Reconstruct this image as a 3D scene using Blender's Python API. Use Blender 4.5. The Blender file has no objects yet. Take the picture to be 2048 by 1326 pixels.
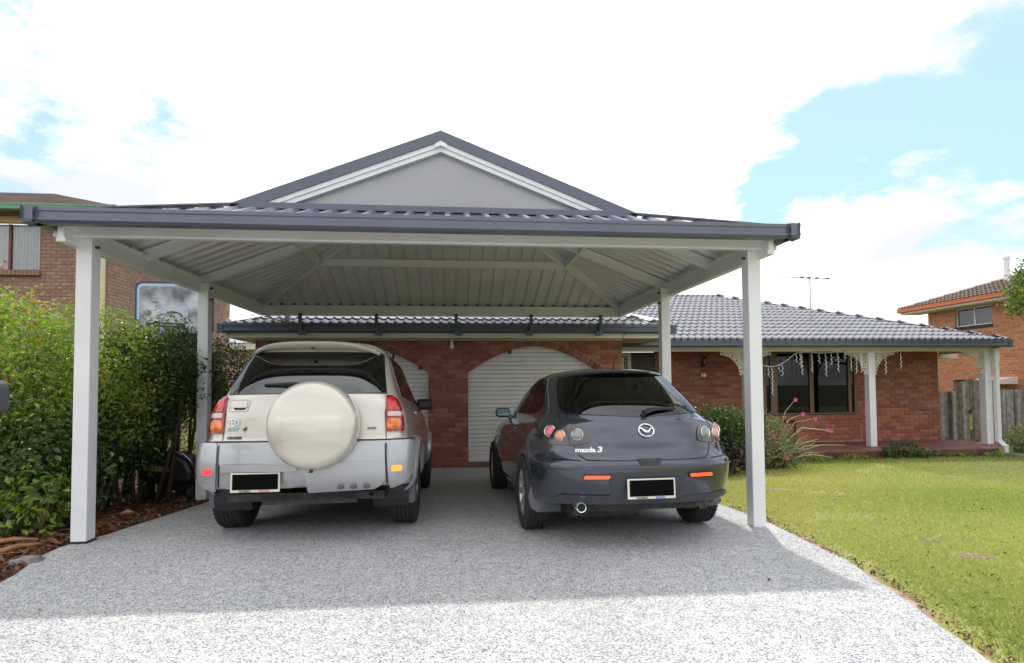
import bpy, bmesh, math, random
import numpy as np
from mathutils import Vector, Matrix, Euler
R = math.radians
rnd = random.Random(7)
nr = np.random.default_rng(11)
scene = bpy.context.scene
COL = scene.collection

# ------------------------------------------------------------------ camera
F_PX, CY_PX, PITCH, YAW, ROLL, EYE = 1118.9, 729.8, 0.0360, 0.1022, -0.0072, 1.28
def cam_axes():
    c, s = math.cos(YAW), math.sin(YAW)
    right = Vector((c, -s, 0)); fwd = Vector((s, c, 0)); up = Vector((0, 0, 1))
    f2 = fwd * math.cos(PITCH) + up * math.sin(PITCH)
    u2 = up * math.cos(PITCH) - fwd * math.sin(PITCH)
    return (right * math.cos(ROLL) + u2 * math.sin(ROLL),
            u2 * math.cos(ROLL) - right * math.sin(ROLL), f2)
cr, cu, cf = cam_axes()
cam = bpy.data.cameras.new('camera')
cam.sensor_fit = 'HORIZONTAL'; cam.sensor_width = 36
cam.lens = 36 * F_PX / 2048
cam.shift_y = (CY_PX - 663) / 2048
cam.clip_start = 0.05; cam.clip_end = 3000
camo = bpy.data.objects.new('camera', cam); COL.objects.link(camo)
m = Matrix.Identity(4)
for i in range(3):
    m[i][0] = cr[i]; m[i][1] = cu[i]; m[i][2] = -cf[i]
m[2][3] = EYE
camo.matrix_world = m
scene.camera = camo
def dirpx(px, py):
    v = cr * ((px - 1024) / F_PX) + cu * ((CY_PX - py) / F_PX) + cf
    return v.normalized()

# ------------------------------------------------------------------ light
SUN_EL, SUN_AZ = R(64.3), R(19)
sd = Vector((math.sin(SUN_AZ) * math.cos(SUN_EL), math.cos(SUN_AZ) * math.cos(SUN_EL), math.sin(SUN_EL)))
sun = bpy.data.lights.new('sun', 'SUN'); sun.energy = 1.85; sun.angle = R(1.4); sun.color = (1, .96, .9)
suno = bpy.data.objects.new('sun', sun); COL.objects.link(suno)
suno.rotation_euler = (-sd).to_track_quat('-Z', 'Y').to_euler(); suno.location = (5, 20, 30)

scene.view_settings.view_transform = 'Standard'
scene.view_settings.look = 'None'
scene.view_settings.gamma = 1
scene.view_settings.exposure = 0.74
scene.view_settings.use_curve_mapping = False
scene.render.engine = 'CYCLES'
cy = scene.cycles
cy.max_bounces = 11; cy.diffuse_bounces = 8; cy.glossy_bounces = 4; cy.transmission_bounces = 4
cy.transparent_max_bounces = 12; cy.caustics_reflective = False; cy.caustics_refractive = False
cy.use_denoising = True; cy.sample_clamp_indirect = 10

world = bpy.data.worlds.new('World'); scene.world = world; world.use_nodes = True
def build_sky():
    nt = world.node_tree; N = nt.nodes; Lk = nt.links; N.clear()
    def nd(t, **k):
        n = N.new(t)
        for a, b in k.items(): setattr(n, a, b)
        return n
    def math_(op, a, b=None, clamp=False):
        n = nd('ShaderNodeMath', operation=op, use_clamp=clamp)
        for i, v in enumerate((a, b)):
            if v is None: continue
            if isinstance(v, (int, float)): n.inputs[i].default_value = v
            else: Lk.new(v, n.inputs[i])
        return n.outputs[0]
    out = nd('ShaderNodeOutputWorld'); bg = nd('ShaderNodeBackground'); bg.inputs[1].default_value = 0.1
    sky = nd('ShaderNodeTexSky', sky_type='NISHITA'); sky.sun_disc = False
    sky.sun_elevation = SUN_EL; sky.sun_rotation = SUN_AZ; sky.altitude = 30
    sky.air_density = 1.0; sky.dust_density = 1.2; sky.ozone_density = 1.4
    tc = nd('ShaderNodeTexCoord'); D = tc.outputs['Generated']
    sep = nd('ShaderNodeSeparateXYZ'); Lk.new(D, sep.inputs[0])
    den = math_('ADD', math_('MAXIMUM', sep.outputs[2], 0.0), 0.22)
    cmb = nd('ShaderNodeCombineXYZ')
    Lk.new(math_('DIVIDE', sep.outputs[0], den), cmb.inputs[0]); Lk.new(math_('DIVIDE', sep.outputs[1], den), cmb.inputs[1])
    cmb.inputs[2].default_value = 3.3
    def noise(scale, detail, rough=.55):
        n = nd('ShaderNodeTexNoise'); n.inputs['Scale'].default_value = scale; n.inputs['Detail'].default_value = detail
        n.inputs['Roughness'].default_value = rough; Lk.new(cmb.outputs[0], n.inputs['Vector']); return n.outputs['Fac']
    nf = noise(2.3, 9, .62); nb = noise(0.9, 4)
    # clear gaps: soft blobs in the sky, torn by noise
    blobs = [((1990, 95), .125, 1.0), ((1900, 215), .12, 1.0), ((1840, 270), .085, 1.0), ((2075, 215), .14, 1.0), ((1770, 300), .07, 1.), ((1640, 335), .075, 1.0),
             ((1575, 362), .055, .9), ((2060, 320), .05, .8), ((1985, 370), .035, .5), ((2100, 150), .16, 1.0), ((2250, 60), .22, 1.0), ((2400, 250), .16, .9),
             ((335, 215), .07, .46), ((372, 258), .045, .42), ((60, 265), .07, .46), ((110, 375), .06, .46), ((-120, 300), .09, .5),
             ((-300, 100), .15, .8), ((2500, 600), .1, .8), ((1560, 395), .03, .7)]
    cur = None
    for (p, rad, amp) in blobs:
        c = dirpx(*p)
        sub = nd('ShaderNodeVectorMath', operation='SUBTRACT'); Lk.new(D, sub.inputs[0]); sub.inputs[1].default_value = c
        ln = nd('ShaderNodeVectorMath', operation='LENGTH'); Lk.new(sub.outputs[0], ln.inputs[0])
        f = math_('MULTIPLY', math_('SUBTRACT', 1.0, math_('DIVIDE', ln.outputs['Value'], rad * 1.55)), amp)
        cur = f if cur is None else math_('MAXIMUM', cur, f)
    # gaps elsewhere in the sky follow the same broken cover
    gen = math_('MULTIPLY', math_('SUBTRACT', nb, .60), 5.0)
    infr = nd('ShaderNodeVectorMath', operation='DOT_PRODUCT'); Lk.new(D, infr.inputs[0]); infr.inputs[1].default_value = dirpx(900, 200)
    away = nd('ShaderNodeMapRange'); away.inputs[1].default_value = .62; away.inputs[2].default_value = .3
    away.inputs[3].default_value = -1; away.inputs[4].default_value = 0; Lk.new(infr.outputs['Value'], away.inputs[0])
    gen = math_('ADD', gen, away.outputs[0])
    cur = math_('MAXIMUM', cur, gen)
    tear = math_('MULTIPLY', math_('SUBTRACT', nf, .5), 3.6)
    g = math_('ADD', cur, tear)
    mr = nd('ShaderNodeMapRange', interpolation_type='SMOOTHSTEP'); Lk.new(g, mr.inputs[0])
    mr.inputs[1].default_value = .12; mr.inputs[2].default_value = .62
    blue = nd('ShaderNodeMixRGB', blend_type='MULTIPLY'); blue.inputs[0].default_value = 1
    Lk.new(sky.outputs[0], blue.inputs[1]); blue.inputs[2].default_value = (.98, 1.28, 1.32, 1)
    # thin veil over the clear part
    veil = nd('ShaderNodeMixRGB'); veil.inputs[0].default_value = .62; Lk.new(blue.outputs[0], veil.inputs[1]); veil.inputs[2].default_value = (4.1, 5.5, 7.2, 1)
    # cloud tone
    cr_ = nd('ShaderNodeValToRGB'); Lk.new(noise(1.1, 5, .5), cr_.inputs[0])
    e = cr_.color_ramp.elements; e[0].position = .40; e[0].color = (5.6, 5.75, 6.3, 1); e[1].position = .60; e[1].color = (10.6, 10.7, 10.9, 1)
    mix = nd('ShaderNodeMixRGB'); Lk.new(mr.outputs[0], mix.inputs[0]); Lk.new(cr_.outputs[0], mix.inputs[1]); Lk.new(veil.outputs[0], mix.inputs[2])
    Lk.new(mix.outputs[0], bg.inputs[0]); Lk.new(bg.outputs[0], out.inputs[0])
    world.cycles.sampling_method = 'MANUAL'; world.cycles.sample_map_resolution = 512
build_sky()

# ------------------------------------------------------------------ materials
MATS = {}
def mat(name, col=(.5, .5, .5), rough=.6, metal=0., noise=None, bump=None, coat=0., emit=None, spec=None, col2=None, vec='Object'):
    """noise=(scale, amount) varies the tone; bump=(scale, strength, distance); col2 mixes a second colour by noise"""
    mt = bpy.data.materials.new(name); mt.use_nodes = True; MATS[name] = mt
    nt = mt.node_tree; N = nt.nodes; L = nt.links; b = N['Principled BSDF']
    b.inputs['Base Color'].default_value = (*col, 1); b.inputs['Roughness'].default_value = rough; b.inputs['Metallic'].default_value = metal
    b.inputs['Coat Weight'].default_value = coat; b.inputs['Coat Roughness'].default_value = .03
    if spec is not None: b.inputs['Specular IOR Level'].default_value = spec
    if emit: b.inputs['Emission Color'].default_value = (*emit[0], 1); b.inputs['Emission Strength'].default_value = emit[1]
    tc = N.new('ShaderNodeTexCoord')
    if noise:
        n = N.new('ShaderNodeTexNoise'); n.inputs['Scale'].default_value = noise[0]; n.inputs['Detail'].default_value = 6; L.new(tc.outputs[vec], n.inputs[0])
        mx = N.new('ShaderNodeMixRGB'); c2 = col2 or tuple(c * (1 - noise[1]) for c in col); c1 = col if col2 else tuple(min(1, c * (1 + noise[1])) for c in col)
        rp = N.new('ShaderNodeMapRange'); rp.inputs[1].default_value = .35; rp.inputs[2].default_value = .65; L.new(n.outputs[0], rp.inputs[0])
        L.new(rp.outputs[0], mx.inputs[0]); mx.inputs[1].default_value = (*c1, 1); mx.inputs[2].default_value = (*c2, 1)
        L.new(mx.outputs[0], b.inputs['Base Color'])
    if bump:
        n = N.new('ShaderNodeTexNoise'); n.inputs['Scale'].default_value = bump[0]; n.inputs['Detail'].default_value = 5; L.new(tc.outputs[vec], n.inputs[0])
        bp = N.new('ShaderNodeBump'); bp.inputs['Strength'].default_value = bump[1]; bp.inputs['Distance'].default_value = bump[2]
        L.new(n.outputs[0], bp.inputs['Height']); L.new(bp.outputs[0], b.inputs['Normal'])
    return mt
def glass_mat(name, tint, ior=1.5, extra=0.0):
    mt = bpy.data.materials.new(name); mt.use_nodes = True; MATS[name] = mt
    nt = mt.node_tree; N = nt.nodes; L = nt.links; N.clear()
    o = N.new('ShaderNodeOutputMaterial'); mx = N.new('ShaderNodeMixShader'); fr = N.new('ShaderNodeFresnel'); fr.inputs[0].default_value = ior
    tr = N.new('ShaderNodeBsdfTransparent'); tr.inputs[0].default_value = (*tint, 1); gl = N.new('ShaderNodeBsdfGlossy'); gl.inputs['Roughness'].default_value = .01
    ad = N.new('ShaderNodeMath'); ad.operation = 'ADD'; ad.use_clamp = True; L.new(fr.outputs[0], ad.inputs[0]); ad.inputs[1].default_value = extra
    L.new(ad.outputs[0], mx.inputs[0]); L.new(tr.outputs[0], mx.inputs[1]); L.new(gl.outputs[0], mx.inputs[2]); L.new(mx.outputs[0], o.inputs[0])
    return mt
def leaf_mat(name, cols, transl=.35, rough=.42):
    """colour picked per leaf from the 'tint' attribute"""
    mt = bpy.data.materials.new(name); mt.use_nodes = True; MATS[name] = mt
    nt = mt.node_tree; N = nt.nodes; L = nt.links; N.clear()
    o = N.new('ShaderNodeOutputMaterial'); at = N.new('ShaderNodeAttribute'); at.attribute_name = 'tint'
    cr = N.new('ShaderNodeValToRGB'); el = cr.color_ramp.elements
    while len(el) < len(cols): el.new(.5)
    for i, (p, c) in enumerate(cols): el[i].position = p; el[i].color = (*c, 1)
    L.new(at.outputs['Fac'], cr.inputs[0])
    p = N.new('ShaderNodeBsdfPrincipled'); p.inputs['Roughness'].default_value = rough; L.new(cr.outputs[0], p.inputs['Base Color'])
    t = N.new('ShaderNodeBsdfTranslucent'); mu = N.new('ShaderNodeMixRGB'); mu.blend_type = 'MULTIPLY'; mu.inputs[0].default_value = 1
    mu.inputs[2].default_value = (1.5, 1.7, .6, 1); L.new(cr.outputs[0], mu.inputs[1]); L.new(mu.outputs[0], t.inputs[0])
    mx = N.new('ShaderNodeMixShader'); mx.inputs[0].default_value = transl
    L.new(p.outputs[0], mx.inputs[1]); L.new(t.outputs[0], mx.inputs[2]); L.new(mx.outputs[0], o.inputs[0])
    return mt

M_post = mat('cream_powdercoat', (.78, .785, .80), .38, noise=(3, .03))
M_beam = mat('off_white_powdercoat', (.85, .855, .88), .32, noise=(4, .03))
M_roofgrey = mat('slate_blue_colour_steel', (.125, .135, .185), .36, noise=(2, .05), coat=.15)
M_sheetunder = mat('pale_sheet_underside', (.76, .76, .75), .28, metal=.15, noise=(1.5, .05))
M_poly = mat('grey_polycarbonate', (.37, .37, .39), .14, noise=(1.2, .05), coat=.5)
M_gutterdark = mat('dark_slate_gutter', (.075, .09, .13), .38, noise=(3, .06))
M_fascia = mat('cream_fascia_paint', (.66, .63, .52), .5, noise=(3, .04))
M_soffit = mat('cream_soffit', (.62, .55, .40), .6, noise=(2, .05))
M_mortar = mat('mortar', (.28, .16, .12), .95, noise=(20, .15), bump=(90, .4, .003))
M_mortar_o = mat('pale_orange_mortar', (.42, .27, .19), .95, noise=(20, .12), bump=(90, .4, .003))
def brickmats(prefix, cols):
    return [mat(f'{prefix}_{w}', c, .88, noise=(22, .16), bump=(70, .6, .004)) for w, c in cols]
BR_RED = brickmats('red_brick', [('plain', (.31, .112, .07)), ('dark', (.235, .085, .062)), ('orange', (.37, .145, .082)), ('plum', (.26, .105, .09)), ('deep', (.29, .095, .06)), ('buff', (.36, .17, .10))])
BR_ORA = brickmats('orange_brick', [('plain', (.50, .205, .095)), ('light', (.55, .245, .12)), ('deep', (.45, .17, .075)), ('soft', (.52, .22, .11))])
BR_BRN = brickmats('brown_brick', [('plain', (.31, .20, .145)), ('light', (.35, .225, .165)), ('deep', (.28, .17, .125)), ('soft', (.33, .21, .16))])
M_brdark = mat('dark_sill_brick', (.07, .04, .03), .85, noise=(20, .2), bump=(70, .6, .004))
M_rdoor = mat('cream_roller_door', (.74, .73, .70), .5, noise=(4, .04))
M_rdgap = mat('roller_door_groove', (.22, .21, .19), .7)
M_bronze = mat('bronze_aluminium', (.15, .105, .065), .45, metal=.35)
M_winglass = mat('dark_window_glass', (.012, .013, .015), .04, spec=.6)
M_blind = mat('venetian_blind', (.06, .06, .06), .6)
M_lace = mat('cream_painted_lacework', (.78, .73, .62), .55)
M_vpost = mat('white_painted_timber', (.74, .74, .74), .5, noise=(5, .05))
M_slab = mat('red_brown_paving_paint', (.19, .082, .068), .55, noise=(3, .25), bump=(30, .2, .004))
M_slabedge = mat('weathered_red_concrete', (.12, .055, .04), .8, noise=(6, .4), bump=(30, .4, .008))
M_white = mat('white_paint', (.82, .82, .8), .45)
M_matt = mat('matt_black_insert', (.003, .003, .003), .9, spec=.1)
M_black = mat('black_plastic', (.018, .018, .02), .45)
M_rubber = mat('tyre_rubber', (.022, .022, .023), .72, noise=(30, .2))
M_flap = mat('grey_mudflap_plastic', (.085, .09, .10), .55, noise=(12, .1))
M_under = mat('grimy_underbody_metal', (.05, .047, .043), .65, metal=.4, noise=(10, .4))
M_steel = mat('dull_steel', (.42, .42, .42), .35, metal=1)
M_chrome = mat('chrome', (.85, .85, .86), .08, metal=1)
M_badge = mat('dark_grey_badge', (.10, .10, .11), .35, metal=.5)
M_timber = mat('weathered_grey_timber', (.21, .185, .155), .9, noise=(9, .3), bump=(40, .5, .006))
M_timber2 = mat('mossy_brown_timber', (.165, .135, .085), .9, noise=(9, .35), bump=(40, .5, .006))
M_timber3 = mat('pale_grey_timber', (.30, .28, .25), .9, noise=(9, .25), bump=(40, .5, .006))
M_bark = mat('brown_bark', (.12, .085, .055), .9, noise=(20, .35), bump=(50, .6, .01))
M_twig = mat('dry_orange_brown_litter', (.20, .095, .045), .85, noise=(15, .45))
M_lamp_r = mat('red_lamp_lens', (.26, .004, .008), .07, coat=1., bump=(130, .25, .002))
M_lamp_b = mat('bright_red_lens', (.62, .012, .02), .07, coat=1., noise=(28, .4), bump=(90, .5, .003))
M_lamp_a = mat('amber_lamp_lens', (.80, .17, .008), .07, coat=1., noise=(26, .35), bump=(90, .5, .003))
M_lamp_w = mat('clear_lamp_lens', (.62, .52, .50), .08, coat=1., bump=(150, .3, .002))
M_glow_r = mat('flash_glow_red_reflector', (.8, .03, .03), .2, emit=((1, .06, .08), .7))  # emission stands in for camera flash thrown back by the unlit reflectors
M_glow_o = mat('flash_glow_orange_red_reflector', (.8, .1, .02), .2, emit=((1, .065, .025), 1.0))
M_glow_a = mat('flash_glow_amber_reflector', (.9, .3, .02), .2, emit=((1, .20, .03), 1.0))
GL_dark = glass_mat('dark_tinted_car_glass', (.10, .11, .11), 2.25, .0)
GL_mid = glass_mat('smoke_tinted_car_glass', (.26, .30, .28), 1.9, .0)
GL_lamp = glass_mat('clear_lamp_cover', (.55, .55, .56), 1.5, .01)
M_cloth = mat('dark_seat_cloth', (.03, .03, .032), .85)
M_frit = mat('black_window_border', (.012, .012, .013), .25)
def flake_paint(name, col, metal=.55, rough=.3):
    mt = mat(name, col, rough, metal=metal, coat=1.)
    nt = mt.node_tree; N = nt.nodes; L = nt.links; b = N['Principled BSDF']; tc = N['Texture Coordinate'] if 'Texture Coordinate' in N else N.new('ShaderNodeTexCoord')
    n = N.new('ShaderNodeTexNoise'); n.inputs['Scale'].default_value = 900; L.new(tc.outputs['Object'], n.inputs[0])
    bp = N.new('ShaderNodeBump'); bp.inputs['Strength'].default_value = .06; bp.inputs['Distance'].default_value = .001; L.new(n.outputs[0], bp.inputs['Height']); L.new(bp.outputs[0], b.inputs['Normal'])
    d = N.new('ShaderNodeTexNoise'); d.inputs['Scale'].default_value = 3; d.inputs['Detail'].default_value = 8; L.new(tc.outputs['Object'], d.inputs[0])
    mr = N.new('ShaderNodeMapRange'); mr.inputs[1].default_value = .4; mr.inputs[2].default_value = .75; mr.inputs[3].default_value = rough; mr.inputs[4].default_value = rough + .1; L.new(d.outputs[0], mr.inputs[0]); L.new(mr.outputs[0], b.inputs['Roughness'])
    return mt
P_champ = flake_paint('champagne_metallic_paint', (.64, .60, .52), .35, .28)
P_silver = flake_paint('silver_cladding_paint', (.43, .438, .45), .45, .30)
P_char = flake_paint('charcoal_blue_metallic_paint', (.060, .067, .092), .6, .18)

def driveway_mat():
    mt = bpy.data.materials.new('exposed_aggregate_concrete'); mt.use_nodes = True; nt = mt.node_tree; N = nt.nodes; L = nt.links; b = N['Principled BSDF']
    tc = N.new('ShaderNodeTexCoord')
    v = N.new('ShaderNodeTexVoronoi'); v.inputs['Scale'].default_value = 110; L.new(tc.outputs['Object'], v.inputs['Vector'])
    v.inputs['Randomness'].default_value = 1
    cr = N.new('ShaderNodeValToRGB'); sp = N.new('ShaderNodeSeparateColor'); L.new(v.outputs['Color'], sp.inputs[0]); L.new(sp.outputs[0], cr.inputs[0])
    el = cr.color_ramp.elements; cr.color_ramp.interpolation = 'CONSTANT'
    el[0].position = 0; el[0].color = (.065, .08, .12, 1); el[1].position = .17; el[1].color = (.17, .19, .24, 1)
    for p, c in ((.33, (.46, .46, .46, 1)), (.5, (.62, .62, .61, 1)), (.66, (.38, .38, .38, 1)), (.78, (.70, .70, .69, 1)), (.94, (.34, .29, .24, 1))):
        x = el.new(p); x.color = c
    ms = N.new('ShaderNodeMapRange'); L.new(v.outputs['Distance'], ms.inputs[0]); ms.inputs[1].default_value = .36; ms.inputs[2].default_value = .70
    mx = N.new('ShaderNodeMixRGB'); L.new(ms.outputs[0], mx.inputs[0]); L.new(cr.outputs[0], mx.inputs[1]); mx.inputs[2].default_value = (.55, .55, .545, 1)
    # worn and stained zones
    n = N.new('ShaderNodeTexNoise'); n.inputs['Scale'].default_value = .9; n.inputs['Detail'].default_value = 7; L.new(tc.outputs['Object'], n.inputs[0])
    r2 = N.new('ShaderNodeMapRange'); L.new(n.outputs[0], r2.inputs[0]); r2.inputs[1].default_value = .3; r2.inputs[2].default_value = .7; r2.inputs[3].default_value = .9; r2.inputs[4].default_value = 1.06
    n3 = N.new('ShaderNodeTexNoise'); n3.inputs['Scale'].default_value = 16; n3.inputs['Detail'].default_value = 4; L.new(tc.outputs['Object'], n3.inputs[0])
    r3 = N.new('ShaderNodeMapRange'); L.new(n3.outputs[0], r3.inputs[0]); r3.inputs[1].default_value = .3; r3.inputs[2].default_value = .7; r3.inputs[3].default_value = .78; r3.inputs[4].default_value = 1.0
    m0 = N.new('ShaderNodeMath'); m0.operation = 'MULTIPLY'; L.new(r2.outputs[0], m0.inputs[0]); L.new(r3.outputs[0], m0.inputs[1])
    mu = N.new('ShaderNodeMixRGB'); mu.blend_type = 'MULTIPLY'; mu.inputs[0].default_value = 1; L.new(mx.outputs[0], mu.inputs[1]); L.new(m0.outputs[0], mu.inputs[2])
    L.new(mu.outputs[0], b.inputs['Base Color']); b.inputs['Roughness'].default_value = .8
    bp = N.new('ShaderNodeBump'); bp.inputs['Strength'].default_value = .5; bp.inputs['Distance'].default_value = .004; bp.invert = True
    L.new(v.outputs['Distance'], bp.inputs['Height']); L.new(bp.outputs[0], b.inputs['Normal'])
    return mt
M_drive = driveway_mat()
def lawn_mat():
    mt = bpy.data.materials.new('patchy_lawn'); mt.use_nodes = True; nt = mt.node_tree; N = nt.nodes; L = nt.links; b = N['Principled BSDF']
    tc = N.new('ShaderNodeTexCoord')
    def nz(s, d, lo, hi):
        n = N.new('ShaderNodeTexNoise'); n.inputs['Scale'].default_value = s; n.inputs['Detail'].default_value = d; n.inputs['Roughness'].default_value = .65; L.new(tc.outputs['Object'], n.inputs[0])
        r = N.new('ShaderNodeMapRange'); r.inputs[1].default_value = lo; r.inputs[2].default_value = hi; L.new(n.outputs[0], r.inputs[0]); return r.outputs[0]
    m1 = N.new('ShaderNodeMixRGB'); L.new(nz(.7, 5, .38, .62), m1.inputs[0]); m1.inputs[1].default_value = (.27, .285, .075, 1); m1.inputs[2].default_value = (.35, .32, .115, 1)
    m2 = N.new('ShaderNodeMixRGB'); L.new(nz(28, 5, .35, .75), m2.inputs[0]); L.new(m1.outputs[0], m2.inputs[1]); m2.inputs[2].default_value = (.20, .225, .06, 1)
    m3 = N.new('ShaderNodeMixRGB'); L.new(nz(2.3, 6, .66, .72), m3.inputs[0]); L.new(m2.outputs[0], m3.inputs[1]); m3.inputs[2].default_value = (.27, .20, .10, 1)
    L.new(m3.outputs[0], b.inputs['Base Color']); b.inputs['Roughness'].default_value = .9
    n = N.new('ShaderNodeTexNoise'); n.inputs['Scale'].default_value = 120; n.inputs['Detail'].default_value = 4; L.new(tc.outputs['Object'], n.inputs[0])
    bp = N.new('ShaderNodeBump'); bp.inputs['Strength'].default_value = .6; bp.inputs['Distance'].default_value = .01; L.new(n.outputs[0], bp.inputs['Height']); L.new(bp.outputs[0], b.inputs['Normal'])
    return mt
M_lawn = lawn_mat()
M_soil = mat('dark_soil_mulch', (.075, .045, .03), .95, noise=(9, .5), bump=(35, 1., .03), col2=(.13, .065, .035))
M_bare = mat('bare_sandy_soil', (.33, .235, .165), .95, noise=(10, .3), bump=(60, .6, .01))
M_ground = mat('distant_ground', (.10, .12, .05), .95, noise=(.3, .3))
def tile_mat(name, col):
    return mat(name, col, .36, noise=(7, .16), bump=(60, .25, .003))
M_tile = tile_mat('grey_glazed_tile', (.26, .26, .295)); M_tile2 = tile_mat('brown_tile', (.12, .075, .055)); M_cap = mat('pale_ridge_mortar_cap', (.52, .52, .54), .32, noise=(5, .08))

# ------------------------------------------------------------------ mesh helpers
class MB:
    def __init__(s): s.v = []; s.f = []; s.mi = []
    def add(s, vs, fs, mi=0):
        o = len(s.v); s.v += [tuple(p) for p in vs]
        for f in fs: s.f.append(tuple(i + o for i in f)); s.mi.append(mi)
        return s
    def box(s, a, b, mi=0):
        x0, y0, z0 = a; x1, y1, z1 = b
        return s.add([(x0, y0, z0), (x1, y0, z0), (x1, y1, z0), (x0, y1, z0), (x0, y0, z1), (x1, y0, z1), (x1, y1, z1), (x0, y1, z1)],
                     [(0, 3, 2, 1), (4, 5, 6, 7), (0, 1, 5, 4), (1, 2, 6, 5), (2, 3, 7, 6), (3, 0, 4, 7)], mi)
    def bar(s, p0, p1, w, h, up=(0, 0, 1), mi=0):
        p0 = Vector(p0); p1 = Vector(p1); d = (p1 - p0).normalized(); up = Vector(up)
        sx = d.cross(up)
        if sx.length < 1e-4: sx = d.cross(Vector((0, 1, 0)))
        sx.normalize(); uz = sx.cross(d).normalized()
        q = []
        for p in (p0, p1):
            for a, b in ((-1, -1), (1, -1), (1, 1), (-1, 1)): q.append(p + sx * a * w / 2 + uz * b * h / 2)
        return s.add(q, [(0, 1, 2, 3), (7, 6, 5, 4), (0, 4, 5, 1), (1, 5, 6, 2), (2, 6, 7, 3), (3, 7, 4, 0)], mi)
    def tube(s, pts, r, n=8, mi=0, cap=True, scale=(1, 1)):
        pts = [Vector(p) for p in pts]; rs = r if isinstance(r, (list, tuple)) else [r] * len(pts); o = len(s.v); prev = None
        for i, p in enumerate(pts):
            d = (pts[min(i + 1, len(pts) - 1)] - pts[max(i - 1, 0)]).normalized()
            a = prev if prev is not None else (Vector((0, 0, 1)) if abs(d.z) < .9 else Vector((1, 0, 0)))
            x = (a - d * a.dot(d)).normalized(); y = d.cross(x); prev = x
            for k in range(n):
                t = 2 * math.pi * k / n; s.v.append(tuple(p + (x * math.cos(t) * scale[0] + y * math.sin(t) * scale[1]) * rs[i]))
        for i in range(len(pts) - 1):
            for k in range(n):
                k2 = (k + 1) % n; s.f.append((o + i * n + k, o + i * n + k2, o + (i + 1) * n + k2, o + (i + 1) * n + k)); s.mi.append(mi)
        if cap:
            s.f.append(tuple(o + k for k in range(n))[::-1]); s.mi.append(mi); s.f.append(tuple(o + (len(pts) - 1) * n + k for k in range(n))); s.mi.append(mi)
        return s
    def lathe(s, prof, c, axis='x', n=32, mi=0, closed=False):
        """prof: (a along axis, r)"""
        o = len(s.v); m = len(prof)
        for k in range(n):
            t = 2 * math.pi * k / n; cc, ss = math.cos(t), math.sin(t)
            for a, r in prof:
                p = {'x': (a, r * cc, r * ss), 'y': (r * cc, a, r * ss), 'z': (r * cc, r * ss, a)}[axis]
                s.v.append((c[0] + p[0], c[1] + p[1], c[2] + p[2]))
        for k in range(n):
            k2 = (k + 1) % n
            for j in range(m - 1 if not closed else m):
                j2 = (j + 1) % m; s.f.append((o + k * m + j, o + k * m + j2, o + k2 * m + j2, o + k2 * m + j)); s.mi.append(mi)
        return s
    def prism(s, poly, d, mi=0):
        """poly: 3D points of a face, d: extrusion vector"""
        n = len(poly); d = Vector(d); a = [Vector(p) for p in poly]; b = [p + d for p in a]
        return s.add(a + b, [tuple(range(n))[::-1], tuple(range(n, 2 * n))] + [(i, (i + 1) % n, n + (i + 1) % n, n + i) for i in range(n)], mi)
    def mesh(s, name, mats, smooth=False):
        me = bpy.data.meshes.new(name); me.from_pydata(s.v, [], s.f)
        for m_ in (mats if isinstance(mats, (list, tuple)) else [mats]): me.materials.append(m_)
        if any(s.mi): me.polygons.foreach_set('material_index', s.mi)
        bm = bmesh.new(); bm.from_mesh(me); bmesh.ops.recalc_face_normals(bm, faces=bm.faces)
        bm.to_mesh(me); bm.free()
        if smooth: shade(me, smooth)
        me.update(); return me
    def build(s, name, mats, parent=None, smooth=False, bevel=0, local=False, label=None, kind=None):
        o = bpy.data.objects.new(name, s.mesh(name, mats, smooth)); COL.objects.link(o)
        if parent is not None: put(o, parent, local)
        if bevel:
            b = o.modifiers.new('bevel', 'BEVEL'); b.width = bevel; b.segments = 2; b.limit_method = 'ANGLE'; b.angle_limit = R(40)
        if label: o['label'] = label
        if kind: o['kind'] = kind
        return o
def shade(me, ang):
    if ang is True: me.polygons.foreach_set('use_smooth', [True] * len(me.polygons)); return
    me.polygons.foreach_set('use_smooth', [True] * len(me.polygons))
    bm = bmesh.new(); bm.from_mesh(me)
    for e in bm.edges:
        if len(e.link_faces) == 2 and e.calc_face_angle(0) > R(ang): e.smooth = False
    bm.to_mesh(me); bm.free()
def put(o, parent, local=False):
    o.parent = parent
    if not local:
        base = world_loc(parent); o.matrix_parent_inverse = Matrix.Identity(4); o.location = Vector(o.location) - base
def world_loc(p):
    v = Vector((0, 0, 0))
    while p is not None: v += Vector(p.location); p = p.parent
    return v
def thing(name, label, cat, loc=(0, 0, 0), rot=(0, 0, 0), sc=1, group=None):
    o = bpy.data.objects.new(name, None); COL.objects.link(o); o.location = loc; o.rotation_euler = rot; o.scale = (sc, sc, sc)
    o.empty_display_size = .2; o['label'] = label; o['category'] = cat
    if group: o['group'] = group
    return o
def tag(o, label, cat, group=None, kind=None):
    o['label'] = label; o['category'] = cat
    if group: o['group'] = group
    if kind: o['kind'] = kind
    return o
def struct(o): o['kind'] = 'structure'; return o
def inst(name, me, parent, loc=(0, 0, 0), rot=None, scale=None):
    """an object sharing mesh me, placed in world coordinates under parent"""
    o = bpy.data.objects.new(name, me); COL.objects.link(o); o.parent = parent
    o.location = Vector(loc) - world_loc(parent)
    if rot is not None: o.rotation_euler = rot
    if scale is not None: o.scale = scale
    return o
def part(name, parent):
    o = bpy.data.objects.new(name, None); COL.objects.link(o); o.parent = parent; o.empty_display_size = .05; return o

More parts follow.
